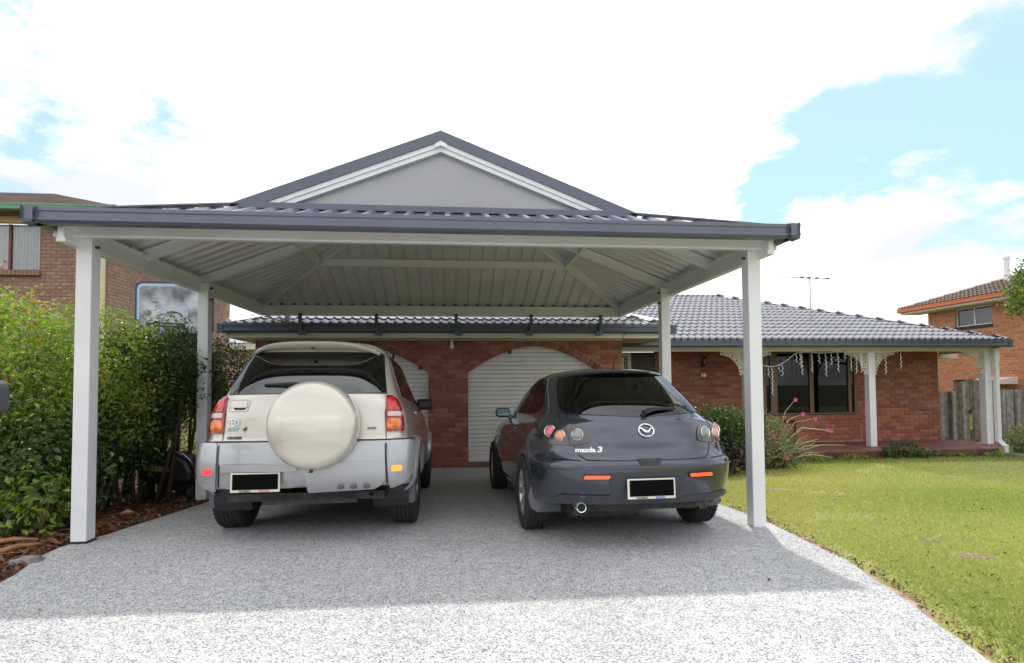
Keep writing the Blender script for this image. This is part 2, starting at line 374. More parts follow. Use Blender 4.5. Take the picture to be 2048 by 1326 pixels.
def ground_z(x, y):
    d = 0 if y < 5.4 else (-.057 * (y - 5.4) if y < 8 else -.148)
    # soften the two bends
    if 5.0 < y < 5.8: d = -.057 * (y - 5.0) ** 2 / 1.6
    if 7.6 < y < 8.4: d = -.148 + .057 * (8.4 - y) ** 2 / 1.6
    return d - .009 * (max(min(x, 14), -12) + 3.06)
# ------------------------------------------------------------------ ground
def sheet(name, poly, m_, dz, step=.5, mode=None):
    """a flat outline draped over ground_z"""
    bm = bmesh.new(); vs = [bm.verts.new((x, y, 0)) for x, y in poly]; f = bm.faces.new(vs)
    xs = [p[0] for p in poly]; ys = [p[1] for p in poly]
    def cut(co, no):
        bmesh.ops.bisect_plane(bm, geom=bm.verts[:] + bm.edges[:] + bm.faces[:], plane_co=co, plane_no=no, dist=1e-5)
    def rng(a, b):
        st = step if b - a < 40 else (b - a) / 60
        return [a + st * (i + 1) for i in range(int((b - a) / st))]
    for x in rng(min(xs), max(xs)): cut((x, 0, 0), (1, 0, 0))
    for y in rng(min(ys), max(ys)) + [5.2, 5.6, 7.8, 8.2]: cut((0, y, 0), (0, 1, 0))
    for v in bm.verts: v.co.z = ground_z(v.co.x, v.co.y) + dz
    me = bpy.data.meshes.new(name); bm.to_mesh(me); bm.free(); me.materials.append(m_)
    o = bpy.data.objects.new(name, me); COL.objects.link(o); return o
g = sheet('ground', [(-700, -300), (700, -300), (700, 1200), (-700, 1200)], M_ground, -.03); struct(g)
DL = [(-3.02, 9.95), (-2.98, 8.4), (-2.93, 6.9), (-2.95, 5.9), (-3.0, 5.25), (-3.14, 4.86), (-3.12, 4.6), (-2.99, 4.2), (-2.9, 3.6), (-2.88, 2.5), (-2.9, -7)]
DR = [(3.0, -7), (2.52, 1.2), (2.44, 2.2), (2.51, 2.47), (2.575, 2.68), (2.60, 2.82), (2.68, 3.06), (2.75, 3.32), (2.81, 3.6), (2.915, 3.96), (2.92, 4.38), (2.96, 5.13), (2.96, 5.93), (3.0, 8.2), (3.06, 9.95)]
struct(sheet('driveway', DL + DR, M_drive, .012, .4))
struct(sheet('lawn', [(p[0] - .02, p[1]) for p in DR[:-1]] + [(3.1, 9.0), (4.2, 9.45), (6.6, 10.2), (11.4, 10.5), (14.5, 10.3), (30, 8), (30, -7)], M_lawn, .0, .5))
# bare soil along the lawn edge and the planting strip against the slab
def wavy(pts, w0, w1, seed):
    r_ = random.Random(seed); out = []
    for (x, y) in pts: out.append((x + w0 + r_.random() * w1, y))
    return out
def dense(pts, st=.12):
    o = []
    for a, b in zip(pts, pts[1:]):
        n = max(1, int(math.dist(a, b) / st))
        for i in range(n): o.append((a[0] + (b[0] - a[0]) * i / n, a[1] + (b[1] - a[1]) * i / n))
    return o + [pts[-1]]
DRd = dense(DR[2:-2])
struct(sheet('bare_soil_edge', [(x - .02, y) for x, y in DRd] + wavy(DRd, .0, .085, 4)[::-1], M_bare, .005, 1))
struct(sheet('garden_soil', [(3.05, 8.0), (3.9, 8.3), (6.3, 9.75), (7.3, 10.15), (11.2, 10.38), (14, 10.2), (14.5, 12), (14, 13.5), (3.05, 13.5)], M_soil, .006, .6))
struct(sheet('mulch_bed', [(-12, -2), (-2.88, -2), (-2.87, 2.5), (-2.88, 3.6), (-2.97, 4.2), (-3.08, 4.6), (-3.1, 4.9), (-2.97, 5.25), (-2.93, 5.9), (-2.90, 6.9), (-2.95, 8.4), (-3.0, 9.95), (-3.0, 14), (-12, 14)], M_soil, .004, .3))

# ------------------------------------------------------------------ carport
CP = thing('carport', 'white steel double carport with slate grey Dutch gable roof standing over the two parked cars', 'carport', (-.13, 4.95, 0))
PX0, PX1, PS = -3.12, 2.733, .122
for (x, y, z0, ztop) in ((PX0, 4.944, 0, 2.56), (PX1, 4.944, -.054, 2.56), (PX0, 7.157, None, 2.56), (PX1, 7.157, None, 2.56)):
    if z0 is None: z0 = ground_z(x, y) + .01
    b = MB().box((x, y, z0 + .004), (x + PS, y + PS, ztop)).build('post', M_post, CP, bevel=.006)
    MB().box((x - .006, y - .006, z0 - .02), (x + PS + .006, y + PS + .006, z0 + (.030 if y < 5 and x < 0 else .006))).build('base_plate', M_under, b)
    bo = MB()
    for zz in ((ztop - .10,) if y < 5 else (ztop - .06, ztop - .2)):
        xx = x + PS if x < 0 else x; sgn = 1 if x < 0 else -1
        bo.tube([(xx, y + .05, zz), (xx + sgn * .03, y + .05, zz)], .012, 8)
    bo.build('bolt', M_under, b, smooth=40)
def cbeam(p0, p1, w, h, name='beam', m_=None, lip=.012):
    """a rolled beam with raised lips along its top and bottom"""
    mb = MB(); p0 = Vector(p0); p1 = Vector(p1); d = (p1 - p0).normalized(); s = d.cross(Vector((0, 0, 1))).normalized(); u = s.cross(d).normalized()
    mb.bar(p0 - d * .002, p1 + d * .002, w * .72, h * .98)
    for sg in (-1, 1): mb.bar(p0 + u * sg * (h / 2 - h * .1), p1 + u * sg * (h / 2 - h * .1), w, h * .2)
    return mb.build(name, m_ or M_beam, CP, bevel=.003)
cbeam((-3.255, 4.905, 2.575), (2.98, 4.905, 2.575), .062, .115, 'front_beam')
for x in (PX0 + .0, PX1 + PS): cbeam((x, 4.76, 2.538), (x, 9.50, 2.538), .07, .178, 'side_beam')
cbeam((PX0 - .03, 9.50, 2.535), (PX1 + PS + .03, 9.50, 2.535), .06, .17, 'rear_beam')
TP = .392; XC = -.135; HW = 3.163; YF = 4.66; YB = 9.62; ZE = 2.622; YG = 5.85   # roof planes
ZR = ZE + HW * TP
def zroof_side(x): return ZE + (HW - abs(x - XC)) * TP
# rafters
for s in (-1, 1):
    for y in (5.99, 6.98, 7.02 + .30):
        if y == 6.98: continue
        x0 = XC + s * (HW - .14); x1 = XC + s * .02
        cbeam((x0, y, zroof_side(x0) - .075), (x1, y, zroof_side(x1) - .075), .055, .115, 'rafter')
    # hip rafters at the back
    a = Vector((XC + s * (HW - .16), YB - .16, ZE + .16 * TP - .065)); b = Vector((XC + s * .03, YB - HW + .03, ZR - .075))
    cbeam(a, b, .06, .115, 'hip_rafter')
    t = 1.36; xj = XC + s * (HW - t); zj = ZE + t * TP - .08
    cbeam((xj, YG + .05, zj), (xj, YB - t, zj), .05, .10, 'purlin')
    a = Vector((XC + s * (HW - .2), YF + .30, ZE + .2 * TP - .065)); b = Vector((XC + s * (HW - 1.2), YF + 1.2, ZE + 1.2 * TP - .08))
    cbeam(a, b, .05, .10, 'hip_rafter')
t = 1.36
cbeam((XC - (HW - t), YB - t, ZE + t * TP - .085), (XC + (HW - t), YB - t, ZE + t * TP - .085), .05, .105, 'collar_tie')
cbeam((XC - 1.9, YG + .06, ZE + 1.23 * TP - .085), (XC + 1.9, YG + .06, ZE + 1.23 * TP - .085), .05, .10, 'collar_tie')
# ribbed sheets
def ribsheet(name, u0, u1, vlo, vhi, P, pitch=.19, off=0.0):
    """P(u, v, h) -> point on the plane raised by h; vlo/vhi give the sheet's extent at u; top face grey, underside pale"""
    prof = []; u = u0 - off
    while u < u1 + pitch:
        prof += [(u, 0), (u + pitch * .5 - .044, 0), (u + pitch * .5 - .020, .032), (u + pitch * .5 + .020, .032), (u + pitch * .5 + .044, 0)]; u += pitch
    prof = [(min(max(a, u0), u1), h) for a, h in prof]; pr = [prof[0]]
    for q in prof[1:]:
        if q[0] > pr[-1][0] + 1e-4: pr.append(q)
    mb = MB()
    for (a, ha), (b, hb) in zip(pr, pr[1:]):
        k = 3
        la, lb, ta, tb = vlo(a), vlo(b), vhi(a), vhi(b)
        if ta - la < 1e-3 and tb - lb < 1e-3: continue
        q = [P(a, la, ha), P(b, lb, hb), P(b, max(tb, lb), hb), P(a, max(ta, la), ha)]
        mb.add(q, [(0, 1, 2, 3)], 0)
        q = [P(a, la, ha - .0035), P(b, lb, hb - .0035), P(b, max(tb, lb), hb - .0035), P(a, max(ta, la), ha - .0035)]
        mb.add(q, [(0, 3, 2, 1)], 1)
    return mb.build(name, [M_roofgrey, M_sheetunder], CP)
for s in (-1, 1):
    def Ps(u, v, h_, s=s): return (XC + s * (HW - v), u, ZE + v * TP + h_)
    def hi(u): 
        lim = HW - .01
        if u < YG: lim = min(lim, u - YF)
        return max(0, min(lim, YB - u))
    ribsheet('roof_sheet', YF, YB, lambda u: 0, hi, Ps, off=.03)
ribsheet('roof_sheet', XC - HW, XC + HW, lambda u: 0, lambda u: max(0, min(HW - abs(u - XC), YG - YF)), lambda u, v, h_: (u, YF + v, ZE + v * TP + h_), off=.09)
ribsheet('roof_sheet', XC - HW, XC + HW, lambda u: 0, lambda u: max(0, HW - abs(u - XC)), lambda u, v, h_: (u, YB - v, ZE + v * TP + h_), off=.02)
# hip and ridge cappings
for s in (-1, 1):
    e = .02
    MB().bar((XC + s * HW, YF + e, ZE + .045), (XC + s * (HW - 1.2), YF + 1.2, ZE + 1.2 * TP + .045), .14, .012).build('hip_capping', M_roofgrey, CP)
    MB().bar((XC + s * HW, YB - e, ZE + .045), (XC, YB - HW, ZR + .045), .14, .012).build('hip_capping', M_roofgrey, CP)
    # gable barge: slate capping then two cream trims
    x0 = XC + s * 2.08; z0 = zroof_side(x0); x1 = XC
    up = Vector((-s * TP, 0, 1)).normalized()
    def rake(dz0, dz1, y0, y1, nm, mt_, xo=x0):
        za = zroof_side(xo); q = [(xo, y0, za + dz0), (x1, y0, ZR + dz0), (x1, y0, ZR + dz1), (xo, y0, za + dz1)]
        MB().prism(q, (0, y1 - y0, 0)).build(nm, mt_, CP)
    rake(-.05, .050, YG - .10, YG + .05, 'barge_capping', M_roofgrey)
    rake(.051, .061, YG - .10, YG + .30, 'barge_capping', M_roofgrey)
    rake(-.10, -.051, YG - .085, YG + .05, 'barge_trim', M_beam, XC + s * 1.96)
    rake(-.15, -.101, YG - .070, YG + .03, 'barge_trim', M_beam, XC + s * 1.86)
MB().prism([(XC - .07, YG - .104, ZR - .125), (XC, YG - .104, ZR - .098), (XC + .07, YG - .104, ZR - .125), (XC + .06, YG - .104, ZR - .080), (XC, YG - .104, ZR - .050), (XC - .06, YG - .104, ZR - .080)], (0, .01, 0)).build('apex_bracket', M_beam, CP)
MB().bar((XC, YG + .31, ZR + .05), (XC, YB - HW, ZR + .05), .12, .012).build('ridge_capping', M_roofgrey, CP)
zb = ZE + (YG - YF) * TP
# fluted polycarbonate infill of the gable
mb = MB(); n = 46; ztop = ZR - .10
for i in range(n):
    za = zb + .01 + (ztop - zb) * i / n; zc = zb + .01 + (ztop - zb) * (i + 1) / n; zm = (za + zc) / 2
    def hw(z): return max(.002, (ZR - .11 - z) / TP)
    yy = YG - .015
    mb.add([(XC - hw(za), yy, za), (XC + hw(za), yy, za), (XC + hw(zm), yy - .0008, zm), (XC - hw(zm), yy - .0008, zm), (XC + hw(zc), yy, zc), (XC - hw(zc), yy, zc)], [(0, 1, 2, 3), (3, 2, 4, 5)])
mb.build('gable_panel', M_poly, CP)
MB().box((XC - 2.04, YG - .113, zb - .03), (XC + 2.04, YG - .02, zb + .035)).build('base_flashing', M_roofgrey, CP, bevel=.004)
# gutters: face with two rolled beads
def gutter(p0, p1, outn, m_, parent, h_=.125, w=.11, name='gutter', ends=True):
    p0 = Vector(p0); p1 = Vector(p1); o_ = Vector(outn); Z = Vector((0, 0, 1)); mb = MB()
    prof = [(0, h_), (0, 0), (w * .72, 0), (w * .9, h_ * .09), (w, h_ * .16), (w, h_ * .30), (w * .93, h_ * .36), (w * .93, h_ * .68), (w, h_ * .74), (w, h_ * .97), (w * .9, h_), (w * .88, h_ * .93), (w * .86, h_ * .2), (.012, .012), (.012, h_)]
    k = len(prof); a = [p0 + o_ * u + Z * v for u, v in prof]; b = [p1 + o_ * u + Z * v for u, v in prof]
    mb.add(a + b, [(i, i + 1, k + i + 1, k + i) for i in range(k - 1)])
    if ends:
        d = (p1 - p0).normalized()
        for p, sg in ((p0, -1), (p1, 1)):
            q = [p + o_ * u + Z * v for u, v in ((-.004, -.006), (w + .006, -.006), (w + .006, h_ + .01), (-.004, h_ + .01))]
            mb.prism(q, d * sg * .012)
            mb.prism([x - d * sg * .07 for x in [p + o_ * u + Z * v for u, v in ((w * .5, -.004), (w + .004, -.004), (w + .004, h_ + .004), (w * .5, h_ + .004))]], d * sg * .07)
    return mb.build(name, m_, parent)
GZ = 2.562
gutter((-3.298, 4.725, GZ), (3.028, 4.725, GZ), (0, -1, 0), M_roofgrey, CP)
for s, x in ((-1, -3.298), (1, 3.028)): gutter((x - s * .10, 4.60, GZ), (x - s * .10, YB + .02, GZ), (s, 0, 0), M_roofgrey, CP, ends=False)
gutter((-3.298, YB - .05, GZ), (3.028, YB - .05, GZ), (0, 1, 0), M_roofgrey, CP)
# struts tying the rear beam to the eaves of the house
for x in (-2.494, -1.28, .025, 1.291, 2.493):
    mb = MB().box((x - .026, 9.335, 2.12), (x + .026, 9.38, 2.47)); s = 1 if x < .5 else -1
    mb.box((x - .024, 9.38, 2.455), (x + .024, 9.48, 2.468)); mb.box((x + s * .045 - .045, 9.34, 2.115), (x + s * .045 + .045, 9.395, 2.19))
    mb.build('strut', M_gutterdark, CP, bevel=.003)
mb = MB().tube([(-2.76, 9.48, 2.36), (-2.72, 9.48, 2.385), (-2.6, 9.48, 2.39)], .0, 4)
MB().box((-3.02, 9.56, 2.325), (-2.80, 9.66, 2.39)).box((-2.80, 9.56, 2.325), (-2.72, 9.66, 2.46)).build('rainwater_outlet', M_fascia, CP, bevel=.01)

# ------------------------------------------------------------------ bricks
BL, BH, JT = .230, .076, .010
BR_MESH = {}
def brick_mesh(m_, L_=BL, H_=BH, D_=.03):
    k = (m_.name, round(L_, 3), round(H_, 3))
    if k not in BR_MESH:
        c = .004
        mb = MB(); v = [(0, 0, 0), (L_, 0, 0), (L_, 0, H_), (0, 0, H_), (c, -D_, c), (L_ - c, -D_, c), (L_ - c, -D_, H_ - c), (c, -D_, H_ - c), (0, -D_ + c, 0), (L_, -D_ + c, 0), (L_, -D_ + c, H_), (0, -D_ + c, H_)]
        mb.add(v, [(4, 5, 6, 7), (8, 9, 5, 4), (9, 10, 6, 5), (10, 11, 7, 6), (11, 8, 4, 7), (0, 1, 9, 8), (1, 2, 10, 9), (2, 3, 11, 10), (3, 0, 8, 11)])
        BR_MESH[k] = mb.mesh('brick', m_)
    return BR_MESH[k]
def brick_spots(u0, u1, z0, z1, opening, zbase):
    """list of (u, z, length) of the bricks of a wall in stretcher bond; opening(z) -> list of (a, b) gaps at height z"""
    out = []; k = 0; z = zbase
    while z + BH <= z1 + .03:
        if z >= z0 - .03:
            segs = [(u0, u1)]
            for zz in (z + .004, z + BH - .004):
                for a, b in opening(zz):
                    ns = []
                    for s0, s1 in segs:
                        if b <= s0 or a >= s1: ns.append((s0, s1)); continue
                        if a > s0: ns.append((s0, a))
                        if b < s1: ns.append((b, s1))
                    segs = ns
            for s0, s1 in segs:
                st = s0 if False else u0; i0 = math.floor((s0 - st) / (BL + JT)) - 1; off = (BL + JT) / 2 if k % 2 else 0
                u = st + i0 * (BL + JT) - off
                while u < s1:
                    a = max(u, s0); b = min(u + BL, s1)
                    if b - a > .03: out.append((a, z, b - a, min(BH, z1 - z)))
                    u += BL + JT
        z += BH + JT; k += 1
    return out
def wall_bricks(parent, org, udir, spots, mats, seed, n_obj, stuff_name='brickwork', key=None):
    """first n_obj spots (after sorting by key) as brick objects, the others joined"""
    r_ = random.Random(seed); U = Vector(udir); ang = math.atan2(U.y, U.x); Nn = Vector((U.y, -U.x, 0)); org = Vector(org)
    sp = [(s, r_.choice(mats), r_.uniform(-.0015, .0025)) for s in spots]
    if key: sp.sort(key=lambda q: key(q[0]))
    for (u, z, L_, H_), m_, d in sp[:n_obj]:
        o = inst('brick', brick_mesh(m_), parent, org + U * u + Vector((0, 0, z)) + Nn * d, (0, 0, ang), (L_ / BL, 1, H_ / BH))
    rest = sp[n_obj:]
    if rest:
        mb = MB(); names = [m.name for m in mats]
        for (u, z, L_, H_), m_, d in rest:
            p = org + U * u + Vector((0, 0, z)) + Nn * d; c = .004; D_ = .03
            lv = [(0, 0, 0), (L_, 0, 0), (L_, 0, H_), (0, 0, H_), (c, D_, c), (L_ - c, D_, c), (L_ - c, D_, H_ - c), (c, D_, H_ - c)]
            mb.add([p + U * a + Nn * b + Vector((0, 0, c_)) for a, b, c_ in lv], [(4, 5, 6, 7), (0, 1, 5, 4), (1, 2, 6, 5), (2, 3, 7, 6), (3, 0, 4, 7)], names.index(m_.name))
        mb.build(stuff_name, mats, parent, kind='stuff')
def mortar_wall(org, udir, u0, u1, z0, z1, opening, m_, parent, name='wall', back=.09, step=.03):
    """the bed the bricks stand in: its face 23 mm behind the bricks' faces is cut by the openings"""
    U = Vector(udir); Nn = Vector((U.y, -U.x, 0)); org = Vector(org); mb = MB(); zs = [z0]
    while zs[-1] < z1 - 1e-6: zs.append(min(z1, zs[-1] + step))
    for za, zc in zip(zs, zs[1:]):
        ga = opening(za + 1e-4); gb = opening(zc - 1e-4)
        if len(ga) != len(gb): gb = ga if len(ga) > len(gb) else gb; ga = gb
        ea = [u0] + [q for g_ in ga for q in g_] + [u1]; eb = [u0] + [q for g_ in gb for q in g_] + [u1]
        for i in range(0, len(ea), 2):
            if ea[i + 1] - ea[i] < 1e-3: continue
            P4 = [org + U * ea[i] + Vector((0, 0, za)), org + U * ea[i + 1] + Vector((0, 0, za)), org + U * eb[i + 1] + Vector((0, 0, zc)), org + U * eb[i] + Vector((0, 0, zc))]
            P4 = [p + Nn * .022 for p in P4]; Q4 = [p - Nn * back for p in P4]
            mb.add(P4 + Q4, [(0, 1, 2, 3), (7, 6, 5, 4), (0, 3, 7, 4), (1, 5, 6, 2)])
    return mb.build(name, m_, parent)

# ------------------------------------------------------------------ tiles
TW, TL = .300, .320
def tile_mesh(m_, name='tile'):
    n = 12; mb = MB(); top = []; bot = []
    def hgt(u):
        t = (u / TW * 2) % 1.0
        return .034 * max(0, math.sin(math.pi * min(1, t / .55))) if t < .55 else .004
    us = [TW * i / n for i in range(n + 1)]
    a = [(u, 0, hgt(u) + .042) for u in us]; b = [(u, TL + .03, hgt(u) + .004) for u in us]; c = [(u, 0.0, hgt(u) - .002) for u in us]
    k = n + 1
    mb.add(a + b + c, [(i, i + 1, k + i + 1, k + i) for i in range(n)] + [(2 * k + i, 2 * k + i + 1, i + 1, i) for i in range(n)])
    return mb.mesh(name, m_, 35)
def tile_plane(parent, name, org, udir, vdir, nu, nv, inside, m_, tme, n_obj, stuff='tiling', front=None):
    """rows of interlocking tiles on a roof plane; returns how many objects it used"""
    U = Vector(udir).normalized(); V = Vector(vdir).normalized(); Nn = U.cross(V).normalized(); used = 0
    M3 = Matrix((U, V, Nn)).transposed(); eul = M3.to_euler(); rest = MB(); vs = [tuple(v.co) for v in tme.vertices]; fs = [tuple(p.vertices) for p in tme.polygons]
    cells = [(j, i) for j in range(nv) for i in range(nu) if inside((i + .5) * TW, (j + .45) * TL)]
    if front: cells.sort(key=front)
    for j, i in cells:
        p = Vector(org) + U * (i * TW) + V * (j * TL)
        jit = rnd.uniform(-.002, .002)
        if used < n_obj:
            inst('tile', tme, parent, p + Nn * jit, eul); used += 1
        else: rest.add([p + U * a + V * b + Nn * (c + jit) for a, b, c in vs], fs)
    if rest.v:
        o = rest.build(stuff, m_, parent, kind='stuff', smooth=35)
    return used
def ridge_caps(parent, p0, p1, m_, w=.20, L_=.40, n=None):
    p0 = Vector(p0); p1 = Vector(p1); d = p1 - p0; k = max(1, int(d.length / L_)); d.normalize()
    for i in range(k if n is None else min(n, k)):
        a = p0 + d * i * L_; b = p0 + d * (i + 1.08) * L_; mb = MB(); s = d.cross(Vector((0, 0, 1))).normalized(); u = s.cross(d).normalized(); pts = []
        prof = [(-w * .62, -.05), (-w * .42, -.012), (-w * .16, .018), (w * .16, .018), (w * .42, -.012), (w * .62, -.05)]
        A = [a + s * x + u * (y + .051) for x, y in prof]; B = [b + s * x * .97 + u * (y + .046) for x, y in prof]; k_ = len(prof)
        mb.add(A + B, [(q, q + 1, k_ + q + 1, k_ + q) for q in range(k_ - 1)] + [tuple(range(k_))])
        mb.build('ridge_cap', m_, parent, smooth=50)
# ------------------------------------------------------------------ the brick house
H = thing('main_house', 'low red brick house with grey tiled roof, two arched garage doors and white veranda', 'house', (4, 11, -.15))
GY = 10.0; GX0, GX1 = -3.35, 3.05
def arch_half(z, r=1.2, spring=1.509, rise=.473):
    if z <= spring: return r
    t = (z - spring) / rise
    return r * (max(0, 1 - t)) ** (1 / 1.8) if t < 1 else 0
DC = (-1.66, 1.437)
def garage_open(z, grow=0):
    out = []
    for c in DC:
        if grow:
            sp, ri, rr = 1.509, .473 + .105, 1.2 + .075
            if z <= sp - .02: w = 1.2
            else: w = arch_half(z, rr, sp - .0, ri)
        else: w = arch_half(z)
        if w > .01: out.append((c - w, c + w))
    return out
gw = mortar_wall((0, GY, 0), (1, 0, 0), GX0, GX1, -.2, 2.16, garage_open, M_mortar, H)
spots = brick_spots(GX0, GX1, -.16, 2.15, lambda z: garage_open(z, 1), -.148)
def seen_key(s):  # bricks in plain view first
    u, z = s[0], s[1]
    hid = 0
    if -3.4 < u < -1.4: hid = 2
    if 1.25 < u < 3.1 and z < 1.45: hid = 3
    return hid
n_ob = sum(1 for s in spots if seen_key(s) == 0)
N_G = min(n_ob, 215)
wall_bricks(gw, (0, GY, 0), (1, 0, 0), spots, BR_RED, 3, N_G, key=seen_key)
# voussoirs round the arches
def arch_pts(c):
    pts = []; n = 200
    for i in range(n + 1):
        x = -1.2 + 2.4 * i / n; pts.append(Vector((c + x, GY - .03, 1.509 + .473 * (1 - abs(x / 1.2) ** 1.8))))
    return pts
M_joint = mat('pale_arch_joint', (.46, .33, .22), .95, noise=(20, .15))
for c in DC:
    pts = arch_pts(c); cum = [0]
    for a, b in zip(pts, pts[1:]): cum.append(cum[-1] + (b - a).length)
    tot = cum[-1]; nb = int(tot / .0865); w = tot / nb
    def at(s):
        for i in range(len(cum) - 1):
            if cum[i + 1] >= s or i == len(cum) - 2:
                t = (s - cum[i]) / (cum[i + 1] - cum[i]); p = pts[i].lerp(pts[i + 1], t); d = (pts[i + 1] - pts[i]).normalized(); return p, Vector((-d.z, 0, d.x))
    ring = MB()
    for i in range(nb):
        (p0, n0), (p1, n1) = at(i * w + .005), at((i + 1) * w - .005); nn = ((n0 + n1) / 2).normalized()
        y0 = rnd.uniform(-.002, .002); hh = .105
        q = [p0, p1, p1 + n1 * hh, p0 + n0 * hh]; q = [Vector((v.x, GY - .034 + y0, v.z)) for v in q]
        MB().prism(q, (0, .12, 0)).build('arch_brick', rnd.choice(BR_RED[:5]), gw)
        (p0, n0), (p1, n1) = at(i * w - .006 if i else 0), at((i + 1) * w + .006 if i < nb - 1 else tot)
        q = [p0 + n0 * .004, p1 + n1 * .004, p1 + n1 * .118, p0 + n0 * .118]
        ring.prism([Vector((v.x, GY - .0295, v.z)) for v in q], (0, .118, 0))
    ring.build('arch_mortar', M_joint, gw)
    # dark vents left in two voussoirs
for (vx, vz) in ((.98, 1.868), (2.52, 1.60), (-.60, 1.60)):
    MB().lathe([(0, 0), (0, .032), (-.008, .036)], (vx, GY - .045, vz), 'y', 14).build('vent_hole', M_black, gw)
# roller doors
for c in DC:
    D = thing_part = part('garage_door', H); D.location = Vector((c, GY + .10, -.1)) - world_loc(H)
    z = -.085; k = 0; bar = .225
    MB().box((c - 1.2, GY + .088, -.085), (c + 1.2, GY + .14, .03)).build('bottom_rail', M_rdoor, D, bevel=.004)
    z = .03
    while z < 1.99:
        h_ = .0765
        MB().box((c - 1.21, GY + .095, z + .004), (c + 1.21, GY + .12, z + h_ - .004)).build('slat', M_rdoor, D, bevel=.003)
        z += h_
    MB().box((c - 1.22, GY + .112, .0), (c + 1.22, GY + .125, 2.1)).build('curtain_groove', M_rdgap, D)
    MB().box((c - 1.2, GY - .03, -.16), (c + 1.2, GY + .3, -.084)).build('threshold', M_slab, H)
MB().box((GX0 - .1, GY + .13, -.2), (GX1, 12.3, 2.14)).build('garage_core', M_mortar, H)

# eaves of the garage wing
gz = 2.165
gutter((-3.79, 9.50, gz), (3.845, 9.50, gz), (0, -1, 0), M_gutterdark, H, h_=.14, w=.10)
gutter((3.745, 9.42, gz), (3.745, 11.2, gz), (1, 0, 0), M_gutterdark, H, h_=.14, w=.10, ends=False)
gutter((-3.69, 9.42, gz), (-3.69, 12.5, gz), (-1, 0, 0), M_gutterdark, H, h_=.14, w=.10, ends=False)
MB().box((-3.70, 9.505, 2.085), (3.76, 9.53, 2.20)).build('fascia', M_fascia, H, bevel=.004)
MB().box((-3.70, 9.53, 2.085), (-3.675, 12.5, 2.20)).build('fascia', M_fascia, H)
MB().box((3.735, 9.53, 2.085), (3.76, 11.25, 2.20)).build('fascia', M_fascia, H)
MB().box((-3.68, 9.53, 2.10), (3.74, 10.2, 2.115)).box((3.05, 10.2, 2.10), (3.74, 12.3, 2.115)).box((-3.68, 10.2, 2.10), (-3.35, 12.5, 2.115)).build('soffit', M_soffit, H)
MB().box((-3.36, 9.93, 2.075), (3.06, 9.966, 2.10)).build('soffit_bead', M_fascia, H)
lb = MB(); lb.lathe([(2.09, .035), (2.07, .04), (2.06, .02)], (-.054, 9.87, 0), 'z', 16); lb.lathe([(2.06, .018), (2.035, .03), (2.02, .028)], (-.054, 9.87, 0), 'z', 14)
lb.lathe([(2.03, .024), (1.99, .03), (1.955, .036), (1.93, .03), (1.92, .0)], (-.05, 9.86, 0), 'z', 16); lb.build('floodlight_bulb', M_white, H, smooth=45)

# garage hip roof
TPm = .363
zt = 2.29; X0, X1, Y0 = -3.72, 3.77, 9.47
sl = math.sqrt(1 + TPm * TPm)
under = MB(); cx = (X0 + X1) / 2; hw_ = (X1 - X0) / 2
under.add([(X0, Y0, zt), (X1, Y0, zt), (cx, Y0 + hw_, zt + hw_ * TPm)], [(0, 1, 2)])
under.add([(X1, Y0, zt), (X1, 11.4, zt), (cx, 15.4, zt + hw_ * TPm), (cx, Y0 + hw_, zt + hw_ * TPm)], [(0, 1, 2, 3)])
under.add([(X0, 13.5, zt), (X0, Y0, zt), (cx, Y0 + hw_, zt + hw_ * TPm), (cx, 15.4, zt + hw_ * TPm)], [(0, 1, 2, 3)])
VY0 = 11.0; VZ = 2.175; VX1 = 12.0
RX, RY = VX1 - 4.45, VY0 + 4.45; RZ = VZ + 4.45 * TPm
under.add([(3.2, VY0, VZ), (VX1, VY0, VZ), (RX, RY, RZ), (-1, RY, RZ), (-1, 13.2, VZ + 2.2 * TPm)], [(0, 1, 2, 3, 4)])
under.add([(VX1, VY0, VZ), (VX1, RY + 4.45, VZ), (RX, RY, RZ)], [(0, 1, 2)])
roof = under.build('roof', M_tile, H)
tme = tile_mesh(M_tile)
# nearest rows of the garage slope first
n1 = tile_plane(roof, 'tile', (X0, Y0 - .03, zt - .005), (1, 0, 0), (0, 1, TPm), 25, 12,
    lambda u, v: (u - 0) > v / sl * 1.0 - .05 and (X1 - X0 - u) > v / sl - .05, M_tile, tme, 90)
L_w = VX1 - 3.35
def in_wing(u, v):
    y = v / sl; x = 3.35 + u
    return x < VX1 - y + .06 and x > 4.05 - .95 * y and y < 4.5 and x > -1
n2 = tile_plane(roof, 'tile', (3.35, VY0 - .03, VZ - .005), (1, 0, 0), (0, 1, TPm), 30, 15, in_wing, M_tile, tme, 300 - n1)
# part of the slope left of the valley and the right-hand slope
tile_plane(roof, 'tile', (-1.15, VY0 - .03, VZ - .005), (1, 0, 0), (0, 1, TPm), 15, 15,
    lambda u, v: (-1.15 + u) > 4.05 - .95 * v / sl and v / sl < 4.5, M_tile, tme, 0)
tile_plane(roof, 'tile', (X1 + .03, Y0, zt - .005), (0, 1, 0), (-1, 0, TPm), 20, 12,
    lambda u, v: (u > v / sl - .05) and (Y0 + u) < 11.3 + v / sl, M_tile, tme, 0)
tile_plane(roof, 'tile', (X0 - .03, 13.5, zt - .005), (0, -1, 0), (1, 0, TPm), 13, 12, lambda u, v: (13.5 - Y0 - u) > v / sl - .05, M_tile, tme, 0)
tile_plane(roof, 'tile', (VX1 + .03, VY0, VZ - .005), (0, 1, 0), (-1, 0, TPm), 29, 15, lambda u, v: u > v / sl - .05 and (8.9 - u) > v / sl - .05, M_tile, tme, 0)
ridge_caps(roof, (X1 - .05, Y0 + .05, zt + .05), (cx, Y0 + hw_, zt + hw_ * TPm + .04), M_cap)
